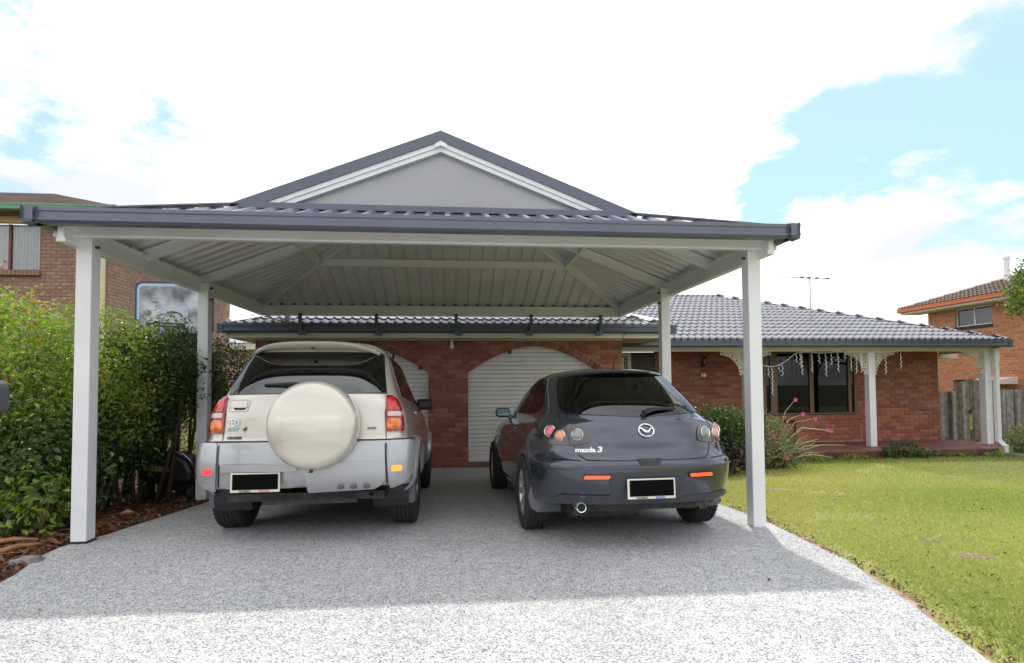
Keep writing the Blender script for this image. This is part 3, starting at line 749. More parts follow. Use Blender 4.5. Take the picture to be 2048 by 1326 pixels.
ridge_caps(roof, (X0 + .05, Y0 + .05, zt + .05), (cx, Y0 + hw_, zt + hw_ * TPm + .04), M_cap)
ridge_caps(roof, (VX1 - 1.05, VY0 + 1.05, VZ + 1.05 * TPm + .045), (RX, RY, RZ + .03), M_cap)
ridge_caps(roof, (RX, RY, RZ + .03), (-1, RY, RZ + .03), M_cap, n=12)
ridge_caps(roof, (VX1 - .1, RY + 4.35, VZ + .05), (RX, RY, RZ + .03), M_cap)

# ---- the living wing
WY = 12.3; WX0, WX1 = 3.05, 11.5
WIN = (7.12, 9.39, .545, 2.0)
def wing_open(z):
    o = []
    if z < 2.0: o.append((3.70, 4.52))
    if WIN[2] - .0 < z < WIN[3]: o.append((WIN[0], WIN[1]))
    return o
ww = mortar_wall((0, WY, 0), (1, 0, 0), WX0, WX1, -.2, 2.1, wing_open, M_mortar, H)
def wing_open_b(z):
    o = []
    if z < 2.0: o.append((3.66, 4.56))
    if WIN[2] - .125 < z < WIN[3] + .02: o.append((WIN[0] - .01, WIN[1] + .01))
    if z <= WIN[2] - .125 + .001: o.append((7.80, 9.46))
    return o
spots = brick_spots(WX0, WX1, -.1, 2.08, wing_open_b, -.096)
def wk(s): return 0 if (s[0] > 9.2 and s[0] < 11.6) or 5 < s[0] < 6.1 else 1
wall_bricks(ww, (0, WY, 0), (1, 0, 0), spots, BR_RED, 5, 300 - N_G, key=wk)
MB().box((11.45, WY + .02, -.2), (11.49, 20, 2.1)).build('wall', M_mortar, H)
# projecting panel of brickwork under the window, and its soldier course sill
pn = mortar_wall((0, WY - .10, 0), (1, 0, 0), 7.80, 9.46, -.12, .42, lambda z: [], M_mortar, H, back=.12)
sp = brick_spots(7.80, 9.46, -.1, .42, lambda z: [], -.096)
wall_bricks(pn, (0, WY - .10, 0), (1, 0, 0), sp, [BR_RED[0], BR_RED[2], BR_RED[4]], 8, 80)
sill = part('window_sill', H); sill.location = Vector((8.3, WY, .48)) - world_loc(H)
u = 7.10
while u < 9.40:
    MB().box((u, WY - .15, .425 + rnd.uniform(-.002, .002)), (u + .076, WY + .03, .538)).build('sill_brick', rnd.choice([BR_RED[0], BR_RED[2], BR_RED[4]]), sill, bevel=.003); u += .087
MB().box((7.10, WY - .142, .43), (9.40, WY + .02, .53)).build('sill_mortar', M_joint, sill)
MB().box((7.87, WY - .145, -.08), (9.40, WY - .135, -.065)).box((9.385, WY - .145, -.065), (9.40, WY - .135, .34)).build('panel_outline', M_joint, H)
# window
W = part('window', H); W.location = Vector((8.3, WY, 1.2)) - world_loc(H)
fy = WY - .02
mb = MB()
for a, b in ((7.12, 7.17), (7.27, 7.44), (8.237, 8.336), (9.198, 9.274), (9.35, 9.39)): mb.box((a, fy, .545), (b, fy + .07, 2.0))
mb.box((7.12, fy - .003, .545), (9.39, fy + .073, .585)); mb.box((7.12, fy - .003, 1.965), (9.39, fy + .073, 2.0))
mb.build('window_frame', M_bronze, W, bevel=.004)
for a, b in ((7.17, 7.27), (7.44, 8.237), (8.336, 9.198), (9.274, 9.35)):
    MB().box((a, fy + .03, .585), (b, fy + .036, 1.965)).build('pane', glass_mat('house_window_glass', (.16, .16, .16), 1.45) if 'house_window_glass' not in MATS else MATS['house_window_glass'], W)
z = .60; bl = MB()
while z < 1.95:
    bl.add([(7.18, fy + .075, z), (9.34, fy + .075, z), (9.34, fy + .10, z + .019), (7.18, fy + .10, z + .019)], [(0, 1, 2, 3)]); z += .025
bl.build('blind', M_blind, W, kind='stuff')
MB().box((7.0, WY + .12, .4), (9.5, WY + .16, 2.1)).build('window_reveal', M_black, H)
# entry: white screen door and dark side panel
E_ = part('front_door', H); E_.location = Vector((4.1, WY, .9)) - world_loc(H)
mb = MB()
mb.box((3.72, WY - .03, -.1), (3.79, WY + .03, 2.0)).box((3.88, WY - .03, -.1), (3.96, WY + .03, 2.0)).box((3.79, WY - .03, 1.9), (3.88, WY + .03, 2.0)).box((3.79, WY - .03, .8), (3.88, WY + .03, .95))
mb.build('door_frame', M_fascia, E_, bevel=.004)
sc = MB()
for k in range(9):
    z0 = 1.05 + k * .1; cxx = 3.835 + (.018 if k % 2 else -.018)
    sc.tube([(cxx + .028 * math.cos(t), WY - .02, z0 + .045 * math.sin(t)) for t in [i * math.pi / 6 for i in range(13)]], .007, 5)
sc.build('scroll_grille', M_lace, E_)
MB().box((3.79, WY + .02, -.1), (3.88, WY + .03, 1.9)).build('mesh_screen', M_black, E_)
MB().box((3.96, WY - .005, -.1), (4.52, WY + .03, 2.0)).build('side_panel', mat('dark_brown_timber', (.035, .02, .014), .5, noise=(8, .3)), E_)
# lamp and number beside the door
lm = MB(); lx = 5.63; ly = WY - .03
lm.box((lx - .04, ly - .02, 1.66), (lx + .04, ly, 1.80)).bar((lx, ly - .01, 1.78), (lx, ly - .12, 1.84), .015, .015)
lm.lathe([(1.90, .005), (1.88, .03), (1.85, .055), (1.845, .07)], (lx, ly - .12, 0), 'z', 8)
for k in range(6):
    t = k * math.pi / 3; lm.bar((lx + .06 * math.cos(t), ly - .12 + .06 * math.sin(t), 1.845), (lx + .04 * math.cos(t), ly - .12 + .04 * math.sin(t), 1.72), .008, .008)
lm.lathe([(1.72, .045), (1.70, .03), (1.68, .006)], (lx, ly - .12, 0), 'z', 8)
wl = lm.build('wall_lamp', M_black, H)
MB().lathe([(1.73, .0), (1.73, .03), (1.84, .045), (1.84, 0)], (lx, ly - .12, 0), 'z', 8).build('lamp_glass', mat('amber_lamp_glass', (.35, .24, .10), .25), wl)
def text_mesh(name, s, size, m_, parent, loc, rot=(R(90), 0, 0), ext=.004, local=True, sx=1, align='CENTER', shear=0, spacing=1, bold=0.0):
    cu = bpy.data.curves.new(name, 'FONT'); cu.body = s; cu.size = size; cu.extrude = ext; cu.align_x = align; cu.shear = shear; cu.space_character = spacing; cu.offset = bold
    cu.resolution_u = 3; t = bpy.data.objects.new('tmp', cu); COL.objects.link(t)
    dg = bpy.context.evaluated_depsgraph_get(); me = bpy.data.meshes.new_from_object(t.evaluated_get(dg)); bpy.data.objects.remove(t)
    me.materials.clear(); me.materials.append(m_)
    o = bpy.data.objects.new(name, me); COL.objects.link(o); o.parent = parent; o.rotation_euler = rot; o.scale = (sx, 1, 1)
    o.location = Vector(loc) if local else Vector(loc) - world_loc(parent)
    return o
M_numwhite = mat('bright_white_enamel', (.9, .9, .88), .4)
text_mesh('house_number', '16', .125, M_numwhite, H, (5.645, WY - .05, 1.435), local=False, bold=.006)

# slab, veranda
slab = MB(); pts = [(3.06, 10.60), (11.22, 10.60), (11.95, 11.25), (11.95, 12.32), (3.06, 12.32)]
slab.prism([(x, y, -.23) for x, y in pts], (0, 0, .105)); so = slab.build('veranda_slab', M_slabedge, H, bevel=.006)
top = MB(); top.prism([(x, y, -.125) for x, y in pts], (0, 0, .022)); top.build('veranda_floor', M_slab, H, bevel=.004)
gutter((3.3, 11.03, 2.035), (12.02, 11.03, 2.035), (0, -1, 0), M_gutterdark, H, h_=.135, w=.10)
gutter((11.92, 10.95, 2.035), (11.92, 19.5, 2.035), (1, 0, 0), M_gutterdark, H, h_=.135, w=.10, ends=False)
MB().box((3.06, 11.26, 1.955), (11.96, 11.38, 2.10)).build('veranda_beam', M_fascia, H, bevel=.004)
MB().box((3.06, 11.252, 1.955), (11.965, 11.262, 1.972)).build('beam_bead', M_fascia, H)
MB().box((11.84, 11.38, 1.955), (11.96, 12.6, 2.10)).build('veranda_beam', M_fascia, H, bevel=.004)
MB().box((3.06, 11.06, 2.10), (11.95, 12.3, 2.112)).build('veranda_ceiling', M_soffit, H)
for (a, w) in ((6.10, .13), (8.93, .15), (11.70, .16)):
    MB().box((a, 11.27, -.105), (a + w, 11.27 + w, 1.955)).build('veranda_post', M_vpost, H, bevel=.008)
# cast lace brackets
def lace(name, x0, sgn, z0=1.955, S=.50):
    mb = MB(); y = 11.33
    def P(u, v): return (x0 + sgn * u, y, z0 - v)
    R_ = S * .92
    # frame along the beam and the post and the scalloped arc
    mb.bar(P(0, .006), P(S, .006), .012, .012, (0, 1, 0)); mb.bar(P(.006, 0), P(.006, S), .012, .012, (0, 1, 0))
    def star(cx, cy_, r, k=5, rot=0):
        for i in range(k):
            t = rot + i * 2 * math.pi / k; mb.bar(P(cx, cy_), P(cx + r * math.cos(t), cy_ + r * math.sin(t)), r * .55, .010, (0, 1, 0))
    n = 11
    for i in range(n):
        t = (i + .5) / n * math.pi / 2; cx = S - R_ * math.sin(t) + .01; cy_ = S - R_ * math.cos(t) + .01
        if True: star(cx, cy_, .030, 5, t)
    k = 0
    for i in range(11):
        for j in range(11):
            u_ = .028 + i * .042 + (.021 if j % 2 else 0); v_ = .028 + j * .040
            if math.hypot(S - u_, S - v_) > R_ + .015 and u_ < S and v_ < S:
                t0 = (i * 7 + j * 3) % 5
                mb.tube([P(u_ + .017 * math.cos(q), v_ + .017 * math.sin(q)) for q in [a_ * math.pi / 3 for a_ in range(7)]], .0052, 4)
                mb.bar(P(u_ - .02, v_), P(u_ + .02, v_), .007, .008, (0, 1, 0)); mb.bar(P(u_, v_ - .02), P(u_, v_ + .02), .007, .008, (0, 1, 0))
    return mb.build(name, M_lace, H)
lace('lace_bracket', 6.10, -1); lace('lace_bracket', 6.23, 1); lace('lace_bracket', 8.93, -1); lace('lace_bracket', 9.08, 1); lace('lace_bracket', 11.70, -1)
# downpipe at the corner post
dp = MB(); dp.box((11.845, 11.17, 1.72), (11.965, 11.262, 2.03)); dp.box((11.865, 11.18, -.06), (11.960, 11.262, 1.72))
dp.bar((11.91, 11.22, -.02), (11.98, 11.16, -.14), .10, .085, (0, 1, 0)); dp.box((11.935, 11.10, -.33), (12.035, 11.19, -.10))
dp.build('downpipe', M_vpost, H, bevel=.008)
MB().box((11.49, 12.6, 1.86), (12.35, 14.2, 1.98)).build('rear_eave', M_soffit, H)

# antenna on the roof
A = thing('tv_antenna', 'thin grey multi-element television antenna on a mast above the tiled house roof', 'antenna', (8.47, 12.5, 2.7))
az = 3.79
MB().tube([(8.455, 12.5, 2.72), (8.455, 12.5, az + .02)], .014, 8).build('mast', M_steel, A, smooth=40)
bd = Vector((1.19, -.25, -.085)).normalized(); b0 = Vector((7.83, 12.63, az + .045))
MB().tube([b0, b0 + bd * 1.08], .011, 6).build('boom', M_steel, A, smooth=40)
perp = Vector((.42, .9, .10)).normalized()
for s_, L_ in ((.05, .14), (.14, .14), (.22, .16), (.30, .16), (.40, .75), (.47, .22), (.56, .24), (.66, .95), (.76, .26), (.86, 1.15), (1.0, 1.35)):
    p = b0 + bd * s_; MB().tube([p - perp * L_, p + perp * L_], .004, 5).build('element', M_steel, A)
for s_ in (.46, .62, .8, 1.04):
    p = b0 + bd * s_; MB().box(tuple(p - Vector((.035, .02, .02))), tuple(p + Vector((.035, .02, .02)))).build('clamp', M_badge, A)

# icicle lights strung under the veranda beam
S = thing('icicle_light_string', 'white icicle fairy light string drooping under the veranda beam across the big window', 'fairy lights', (7.6, 11.25, 1.95))
path = []
for i in range(41):
    t = i / 40; x = 6.30 + 3.3 * t
    z = 1.93 - (.30 * math.sin(math.pi * min(1, max(0, (x - 6.1) / 1.15))) if x < 7.25 else .012 * math.sin(9 * x))
    path.append((x, 11.24, z))
path[0] = (6.25, 11.24, 1.93)
MB().tube(path, .006, 5).build('cord', M_white, S)
drops = [(6.62, .20), (6.70, .58), (6.86, .13), (6.93, .26), (7.25, .18), (7.37, .45), (7.34, .28), (7.60, .40), (7.77, .20), (7.92, .48), (8.05, .24), (8.20, .40), (8.36, .15), (8.5, .36), (8.62, .42), (8.74, .42), (8.88, .18), (9.02, .48), (9.14, .22), (9.30, .44), (9.66, .33), (8.73, .30)]
for x, L_ in drops:
    zt_ = min(path, key=lambda p: abs(p[0] - x))[2] if x < 9.6 else 1.93
    mb = MB(); pts_ = [(x + .008 * math.sin(7 * q), 11.24 + .006 * math.cos(5 * q), zt_ - q) for q in [L_ * i / 6 for i in range(7)]]
    mb.tube(pts_, .0045, 4)
    k = int(L_ / .045)
    for i in range(k):
        q = (i + 1) * L_ / k; s_ = 1 if i % 2 else -1
        mb.tube([(x, 11.24, zt_ - q), (x + s_ * .022, 11.235, zt_ - q - .022)], [.004, .010], 5)
    mb.build('light_drop', M_white, S)
# ------------------------------------------------------------------ vehicles
def pchip(x, y):
    x = np.array(x, float); y = np.array(y, float); h = np.diff(x); d = np.diff(y) / h; m = np.zeros_like(y)
    for i in range(1, len(x) - 1):
        if d[i - 1] * d[i] > 0: w1 = 2 * h[i] + h[i - 1]; w2 = h[i] + 2 * h[i - 1]; m[i] = (w1 + w2) / (w1 / d[i - 1] + w2 / d[i])
    m[0] = d[0]; m[-1] = d[-1]
    def f(q):
        q = np.clip(q, x[0], x[-1]); i = np.clip(np.searchsorted(x, q) - 1, 0, len(h) - 1); t = (q - x[i]) / h[i]; hh = h[i]
        return ((1 + 2 * t) * (1 - t) ** 2) * y[i] + t * (1 - t) ** 2 * hh * m[i] + t * t * (3 - 2 * t) * y[i + 1] + t * t * (t - 1) * hh * m[i + 1]
    return f
class Body:
    """car shell as a stack of plan outlines; tab rows: z, half width, rear y, front y, rear corner depth, rear exponent, front depth"""
    def __init__(s, tab, barrel=.02, y_mid=1.2):
        T = np.array(tab, float); s.z0, s.z1 = T[0, 0], T[-1, 0]; s.T = T
        s.w, s.yr, s.yf, s.dr, s.nn, s.df = [pchip(T[:, 0], T[:, k]) for k in range(1, 7)]; s.barrel = barrel; s.ym = y_mid
    def wid(s, z, y): return float(s.w(z)) * (1 - s.barrel * ((y - s.ym) / 2.0) ** 2)
    def rear(s, x, z):
        w = float(s.w(z)); n = float(s.nn(z)); t = min(.9995, abs(x) / (w * .99)); return float(s.yr(z)) + float(s.dr(z)) * (1 - (1 - t ** n) ** (1 / n))
    def front(s, x, z):
        w = float(s.w(z)); t = min(.9995, abs(x) / (w * .99)); return float(s.yf(z)) - float(s.df(z)) * (1 - (1 - t ** 3) ** (1 / 3))
    def side(s, y, z):
        w = s.wid(z, y); yr = float(s.yr(z)); dr = float(s.dr(z)); n = float(s.nn(z)); yf = float(s.yf(z)); df = float(s.df(z))
        if y < yr + dr: t = max(0, min(.9995, (yr + dr - y) / dr)); return w * (1 - t ** n) ** (1 / n)
        if y > yf - df: t = max(0, min(.9995, (y - yf + df) / df)); return w * (1 - t ** 3) ** (1 / 3)
        return w
    def levels(s, za, zb, n):
        zz = np.linspace(s.z0, s.z1, 1500); L_ = np.hypot(np.hypot(np.gradient(s.w(zz)), np.gradient(zz)), np.gradient(s.yr(zz)) * .7); c = np.cumsum(L_); c -= c[0]
        ca, cb = np.interp([za, zb], zz, c); return np.interp(np.linspace(ca, cb, n), c, zz)
    def ring(s, z, nq=26, ns=40):
        w = float(s.w(z)); yr = float(s.yr(z)); dr = float(s.dr(z)); n = float(s.nn(z)); yf = float(s.yf(z)); df = float(s.df(z)); pts = []
        th = np.linspace(0, math.pi / 2, 400)
        def sup(n_, d):
            X = np.sin(th) ** (2 / n_); Y = 1 - np.cos(th) ** (2 / n_); L_ = np.concatenate([[0], np.cumsum(np.hypot(np.diff(X) * .8, np.diff(Y) * d))]); q = np.linspace(0, L_[-1], nq)
            return np.interp(q, L_, X), np.interp(q, L_, Y)
        X, Y = sup(n, .4); half = [(w * a * (1 - s.barrel * ((yr + dr * b - s.ym) / 2) ** 2), yr + dr * b) for a, b in zip(X, Y)]
        for i in range(1, ns): y = yr + dr + (yf - df - yr - dr) * i / ns; half.append((s.wid(z, y), y))
        X, Y = sup(3, .5); half += [(w * a * (1 - s.barrel * ((yf - df * b - s.ym) / 2) ** 2), yf - df * b) for a, b in zip(X[::-1], Y[::-1])]
        return half
    def shell(s, za, zb, n, capb=False, capt=False):
        bm = bmesh.new(); rows = []
        for z in s.levels(za, zb, n):
            h_ = s.ring(z); pts = h_ + [(-x, y) for x, y in h_[-2:0:-1]]
            rows.append([bm.verts.new((x, y, z)) for x, y in pts])
        for a, b in zip(rows, rows[1:]):
            k = len(a)
            for i in range(k): bm.faces.new((a[i], a[(i + 1) % k], b[(i + 1) % k], b[i]))
        if capb: bm.faces.new(rows[0][::-1])
        if capt: bm.faces.new(rows[-1])
        bmesh.ops.recalc_face_normals(bm, faces=bm.faces); return bm
def convex_cut(bm, planes, near, hole=None):
    """cut the faces that pass near() with each plane (co, no); faces inside all planes are deleted"""
    for co, no in planes:
        fs = [f for f in bm.faces if near(f.calc_center_median())]
        geom = set(fs)
        for f in fs: geom.update(f.edges); geom.update(f.verts)
        bmesh.ops.bisect_plane(bm, geom=list(geom), plane_co=co, plane_no=no, dist=1e-5)
    dele = [f for f in bm.faces if near(f.calc_center_median()) and all((f.calc_center_median() - Vector(co)).dot(Vector(no)) < 0 for co, no in planes)]
    bmesh.ops.delete(bm, geom=dele, context='FACES')
def poly_planes(poly, to3):
    c = Vector((sum(p[0] for p in poly) / len(poly), sum(p[1] for p in poly) / len(poly))); out = []
    for a, b in zip(poly, poly[1:] + poly[:1]):
        a = Vector(a); b = Vector(b); d = b - a
        if d.length < 1e-6: continue
        n = Vector((d.y, -d.x)).normalized()
        if n.dot(a - c) < 0: n = -n
        out.append((to3(a), to3(n)))
    return out
def round_poly(pts, r, k=4):
    out = []; n = len(pts)
    for i in range(n):
        p = Vector(pts[i]); a = Vector(pts[i - 1]); b = Vector(pts[(i + 1) % n]); ri = r[i] if isinstance(r, (list, tuple)) else r
        da = (a - p); db = (b - p); q = min(ri, da.length * .45, db.length * .45); pa = p + da.normalized() * q; pb = p + db.normalized() * q
        for j in range(k + 1):
            t = j / k; out.append(tuple((pa * (1 - t) ** 2 + p * 2 * t * (1 - t) + pb * t * t)))
    return out
def bm_to(name, bm, mats, parent, smooth=True, clean=True):
    me = bpy.data.meshes.new(name); bm.to_mesh(me); bm.free()
    for m_ in mats if isinstance(mats, (list, tuple)) else [mats]: me.materials.append(m_)
    if smooth: shade(me, smooth)
    o = bpy.data.objects.new(name, me); COL.objects.link(o); o.parent = parent; return o
def patch(B, poly, mode, off, mats, parent, name, thick=.006, step=.045, label=None, sgn=1, smooth=32, dome=0):
    """a shaped piece laid on the body: the outline is cut into a grid and pressed onto the surface, with a rim down to it"""
    bm = bmesh.new(); f = bm.faces.new([bm.verts.new((p[0], p[1], 0)) for p in poly])
    us = [p[0] for p in poly]; vs = [p[1] for p in poly]
    for ax, (a, b) in enumerate(((min(us), max(us)), (min(vs), max(vs)))):
        k = int((b - a) / step)
        for i in range(1, k + 1):
            co = [0, 0, 0]; no = [0, 0, 0]; co[ax] = a + (b - a) * i / (k + 1); no[ax] = 1
            bmesh.ops.bisect_plane(bm, geom=bm.verts[:] + bm.edges[:] + bm.faces[:], plane_co=co, plane_no=no, dist=1e-6)
    bmesh.ops.triangulate(bm, faces=[f for f in bm.faces if len(f.verts) > 4])
    def S(u, v):
        if mode == 'rear': return Vector((u, B.rear(u, v), v))
        if mode == 'front': return Vector((u, B.front(u, v), v))
        return Vector((sgn * B.side(u, v), u, v))
    def Nrm(u, v):
        e = 4e-3; a = S(u + e, v) - S(u - e, v); b = S(u, v + e) - S(u, v - e); n = a.cross(b)
        ref = {'rear': Vector((0, -1, 0)), 'front': Vector((0, 1, 0)), 'side': Vector((sgn, 0, 0))}[mode]
        n.normalize(); return n if n.dot(ref) > 0 else -n
    cu_, cv_ = sum(us) / len(us), sum(vs) / len(vs); ru, rv = (max(us) - min(us)) / 2, (max(vs) - min(vs)) / 2
    base = {}
    for v in bm.verts:
        u_, v_ = v.co.x, v.co.y; n = Nrm(u_, v_); p = S(u_, v_); base[v] = (p, n)
        o_ = off
        if dome: q = max(0, 1 - ((u_ - cu_) / ru) ** 2) * max(0, 1 - ((v_ - cv_) / rv) ** 2); o_ += dome * math.sqrt(q)
        v.co = p + n * o_
    be = [e for e in bm.edges if len(e.link_faces) == 1]
    if thick > 0:
        r_ = bmesh.ops.extrude_edge_only(bm, edges=be); nv = [x for x in r_['geom'] if isinstance(x, bmesh.types.BMVert)]
        old = {}
        for v in nv:
            for e in v.link_edges:
                w = e.other_vert(v)
                if w in base: old[v] = w
        for v in nv:
            if v in old: n = base[old[v]][1]; v.co = old[v].co - n * thick
    bmesh.ops.recalc_face_normals(bm, faces=bm.faces)
    # make the outer face look outwards
    f0 = max(bm.faces, key=lambda f: f.calc_area()); cen = f0.calc_center_median(); ref = {'rear': Vector((0, -1, 0)), 'front': Vector((0, 1, 0)), 'side': Vector((sgn, 0, 0))}[mode]
    if f0.normal.dot(ref) < 0: bmesh.ops.reverse_faces(bm, faces=bm.faces)
    o = bm_to(name, bm, mats, parent, smooth)
    if label: o['label'] = label
    return o
def bev(o, w):
    b = o.modifiers.new('bevel', 'BEVEL'); b.width = w; b.segments = 3; b.limit_method = 'ANGLE'; b.angle_limit = R(50); return o
def seam(B, pts, mode, mats, parent, name='panel_gap', w=.006, off=.0012, sgn=1):
    mb = MB()
    def S(u, v):
        e = 3e-3
        f = (lambda a, b: Vector((a, B.rear(a, b), b))) if mode == 'rear' else (lambda a, b: Vector((sgn * B.side(a, b), a, b)))
        p = f(u, v); n = (f(u + e, v) - f(u - e, v)).cross(f(u, v + e) - f(u, v - e)).normalized(); ref = Vector((0, -1, 0)) if mode == 'rear' else Vector((sgn, 0, 0))
        if n.dot(ref) < 0: n = -n
        return p + n * off
    d_ = []
    for a, b in zip(pts, pts[1:]):
        k = max(1, int(math.dist(a, b) / .03))
        for i in range(k): d_.append((a[0] + (b[0] - a[0]) * i / k, a[1] + (b[1] - a[1]) * i / k))
    d_.append(pts[-1]); L_ = []; R_2 = []
    for i, p in enumerate(d_):
        a = d_[max(0, i - 1)]; b = d_[min(len(d_) - 1, i + 1)]; t = Vector((b[0] - a[0], b[1] - a[1])).normalized(); n = (-t.y * w / 2, t.x * w / 2)
        L_.append(S(p[0] + n[0], p[1] + n[1])); R_2.append(S(p[0] - n[0], p[1] - n[1]))
    k = len(d_); mb.add(L_ + R_2, [(i, i + 1, k + i + 1, k + i) for i in range(k - 1)]); return mb.build(name, mats, parent, local=True)
def wheel(parent, x, y, r, w, rimr, cover, sgn):
    """axle along x; sgn is the outboard side"""
    W_ = bpy.data.objects.new('wheel', None); COL.objects.link(W_); W_.parent = parent; W_.location = (x, y, r); W_.empty_display_size = .1
    prof = [(-w * .42, rimr), (-w * .5, rimr + .02), (-w * .52, (r + rimr) / 2), (-w * .49, r - .035), (-w * .43, r - .012), (-w * .37, r - .003)]
    g_ = .007
    for c in (-.24, -.08, .08, .24): prof += [(w * c - .006 - w * .0, r), (w * c - .004, r - g_), (w * c + .004, r - g_), (w * c + .006, r)]
    prof += [(w * .37, r - .003), (w * .43, r - .012), (w * .49, r - .035), (w * .52, (r + rimr) / 2), (w * .5, rimr + .02), (w * .42, rimr)]
    t = MB().lathe(prof, (0, 0, 0), 'x', 48).build('tyre', M_rubber, W_, smooth=30, local=True)
    # shoulder blocks
    sb = MB()
    for k in range(54):
        a = 2 * math.pi * k / 54
        for s_ in (-1, 1):
            p = Vector((s_ * w * .45, (r - .010) * math.cos(a), (r - .010) * math.sin(a))); q = Vector((s_ * w * .36, (r + .001) * math.cos(a + .012), (r + .001) * math.sin(a + .012)))
            sb.bar(p, q, .020, .006, (0, math.cos(a), math.sin(a)))
    sb.build('tread_blocks', M_rubber, W_, local=True, kind='stuff')
    rim = MB().lathe([(-w * .42, rimr), (-w * .40, rimr - .012), (-w * .2, rimr - .03), (w * .2 * 1, rimr - .03), (w * .40, rimr - .012), (w * .42, rimr + .004)], (0, 0, 0), 'x', 40)
    rim.lathe([(sgn * w * .30, 0), (sgn * w * .32, .055), (sgn * w * .26, .07)], (0, 0, 0), 'x', 24)
    ns = 7 if cover else 5
    for k in range(ns):
        a = 2 * math.pi * k / ns; c_, s_ = math.cos(a), math.sin(a)
        rim.bar((sgn * w * .30, .05 * c_, .05 * s_), (sgn * w * .38, (rimr - .012) * c_, (rimr - .012) * s_), .055 if cover else .075, .022, (sgn, 0, 0))
    rim.build('rim', mat('silver_wheel_paint', (.45, .46, .48), .3, metal=.6) if 'silver_wheel_paint' not in MATS else MATS['silver_wheel_paint'], W_, smooth=35, local=True)
    MB().lathe([(-sgn * w * .1, 0), (-sgn * w * .1, rimr - .05), (-sgn * w * .02, rimr - .05), (-sgn * w * .02, 0)], (0, 0, 0), 'x', 24).build('brake', M_under, W_, local=True)
    return W_
def arches(bm, yw, zw, Ra, xmin=.45, k=22):
    for s_ in (-1, 1):
        pl = []
        for i in range(k):
            a = 2 * math.pi * i / k; n = Vector((0, math.cos(a), math.sin(a))); pl.append((Vector((0, yw, zw)) + n * Ra, n))
        convex_cut(bm, pl, lambda c: s_ * c.x > xmin and abs(c.y - yw) < Ra + .15 and c.z < zw + Ra + .15)
def wells(parent, yw, zw, Ra, x0, x1):
    for s_ in (-1, 1):
        mb = MB(); n = 24; o_ = []
        for i in range(n + 1):
            a = math.pi * (-.12 + 1.24 * i / n); o_.append((math.cos(a), math.sin(a)))
        A = [(s_ * x0, yw + Ra * c, zw + Ra * q) for c, q in o_]; Bq = [(s_ * x1, yw + Ra * c, zw + Ra * q) for c, q in o_]
        k = len(A); mb.add(A + Bq, [(i, i + 1, k + i + 1, k + i) for i in range(k - 1)] + [tuple(range(k))]); mb.build('wheel_well', M_black, parent, local=True)
def flare(B, parent, yw, zw, Ra, m_, w=.05, lift=.022, name='wheel_arch_flare', sides=(-1, 1), a0=-.08, a1=1.08):
    for s_ in sides:
        mb = MB(); n = 30; rows = []
        for i in range(n + 1):
            a = math.pi * (a0 + (a1 - a0) * i / n); row = []
            for q, l in ((-.004, -.03), (-.004, lift * .8), (w * .35, lift), (w * .85, lift * .6), (w, -.004)):
                rr = Ra + q; y = yw + rr * math.cos(a); z = max(B.z0 + .002, zw + rr * math.sin(a)); row.append((s_ * (B.side(y, z) + l), y, z))
            rows.append(row)
        k = 5; vs = [p for r_ in rows for p in r_]; mb.add(vs, [(i * k + j, i * k + j + 1, (i + 1) * k + j + 1, (i + 1) * k + j) for i in range(n) for j in range(k - 1)])
        mb.build(name, m_, parent, local=True, smooth=True)
def seats(parent, w, yb, hb, zf):
    sm = MB(); 
    def rb(a, b): sm.box(a, b)
    rb((-w, yb, zf), (w, yb + .16, hb)); 
    for x in (-w * .6, 0, w * .6): rb((x - .12, yb + .02, hb + .015), (x + .12, yb + .11, hb + .17))
    sm.build('rear_seat', M_cloth, parent, local=True, bevel=.03)
    for x in (-.36, .36):
        MB().box((x - .22, yb + .85, zf), (x + .22, yb + 1.0, hb + .02)).box((x - .13, yb + .87, hb + .04), (x + .13, yb + .96, hb + .2)).build('front_seat', M_cloth, parent, local=True, bevel=.03)
def badge(name, s_, size, m_, parent, B, x, z, sx=1, shear=0, bold=.001, lift=.002, th=.004):
    o = text_mesh(name, s_, size, m_, parent, (0, 0, 0), rot=(0, 0, 0), ext=.002, sx=1, align='LEFT', shear=shear, bold=bold)
    for v in o.data.vertices:
        X = x + v.co.x * sx; Z = z + v.co.y; v.co = (X, B.rear(X, Z) - lift - (th if v.co.z > 0 else 0), Z)
    return o
def plate(parent, x0, x1, z0, z1, y, tail, col, name='number_plate', tilt=0):
    P_ = MB().box((x0, y, z0), (x1, y + .008, z1)).build('number_plate', mat('cream_plate_frame', (.72, .68, .56), .5) if 'cream_plate_frame' not in MATS else MATS['cream_plate_frame'], parent, local=True, bevel=.004)
    h_ = z1 - z0; MB().box((x0 + .016, y - .003, z0 + h_ * .14), (x1 - .014, y, z1 - h_ * .07)).build('plate_face', M_matt, P_, local=True)
    text_mesh('dealer_name', 'OLDMAC', .021, M_badge, P_, (x0 + (x1 - x0) * .30, y - .001, z0 + .003), ext=.001, bold=.0006)
    text_mesh('dealer_name', tail, .021, col, P_, (x0 + (x1 - x0) * .68, y - .001, z0 + .003), ext=.001, bold=.0006)
def ell_ring(mb, c, a, b, r, B=None, n=28, mi=0, yoff=0):
    pts = [(c[0] + a * math.cos(2 * math.pi * i / n), c[1], c[2] + b * math.sin(2 * math.pi * i / n)) for i in range(n + 1)]
    mb.tube(pts, r, 6, mi, cap=False)
def set_car(root, origin, yaw, sc, wb, track):
    """stand the car on the sloping driveway"""
    x, y = origin; fy = y + wb * sc; zr = ground_z(x, y) + .013; zf = ground_z(x - math.sin(yaw) * wb, fy) + .013
    root.location = (x, y, zr); root.rotation_euler = (-0 + math.atan2(zf - zr, wb * sc), 0, yaw); root.scale = (sc, sc, sc)

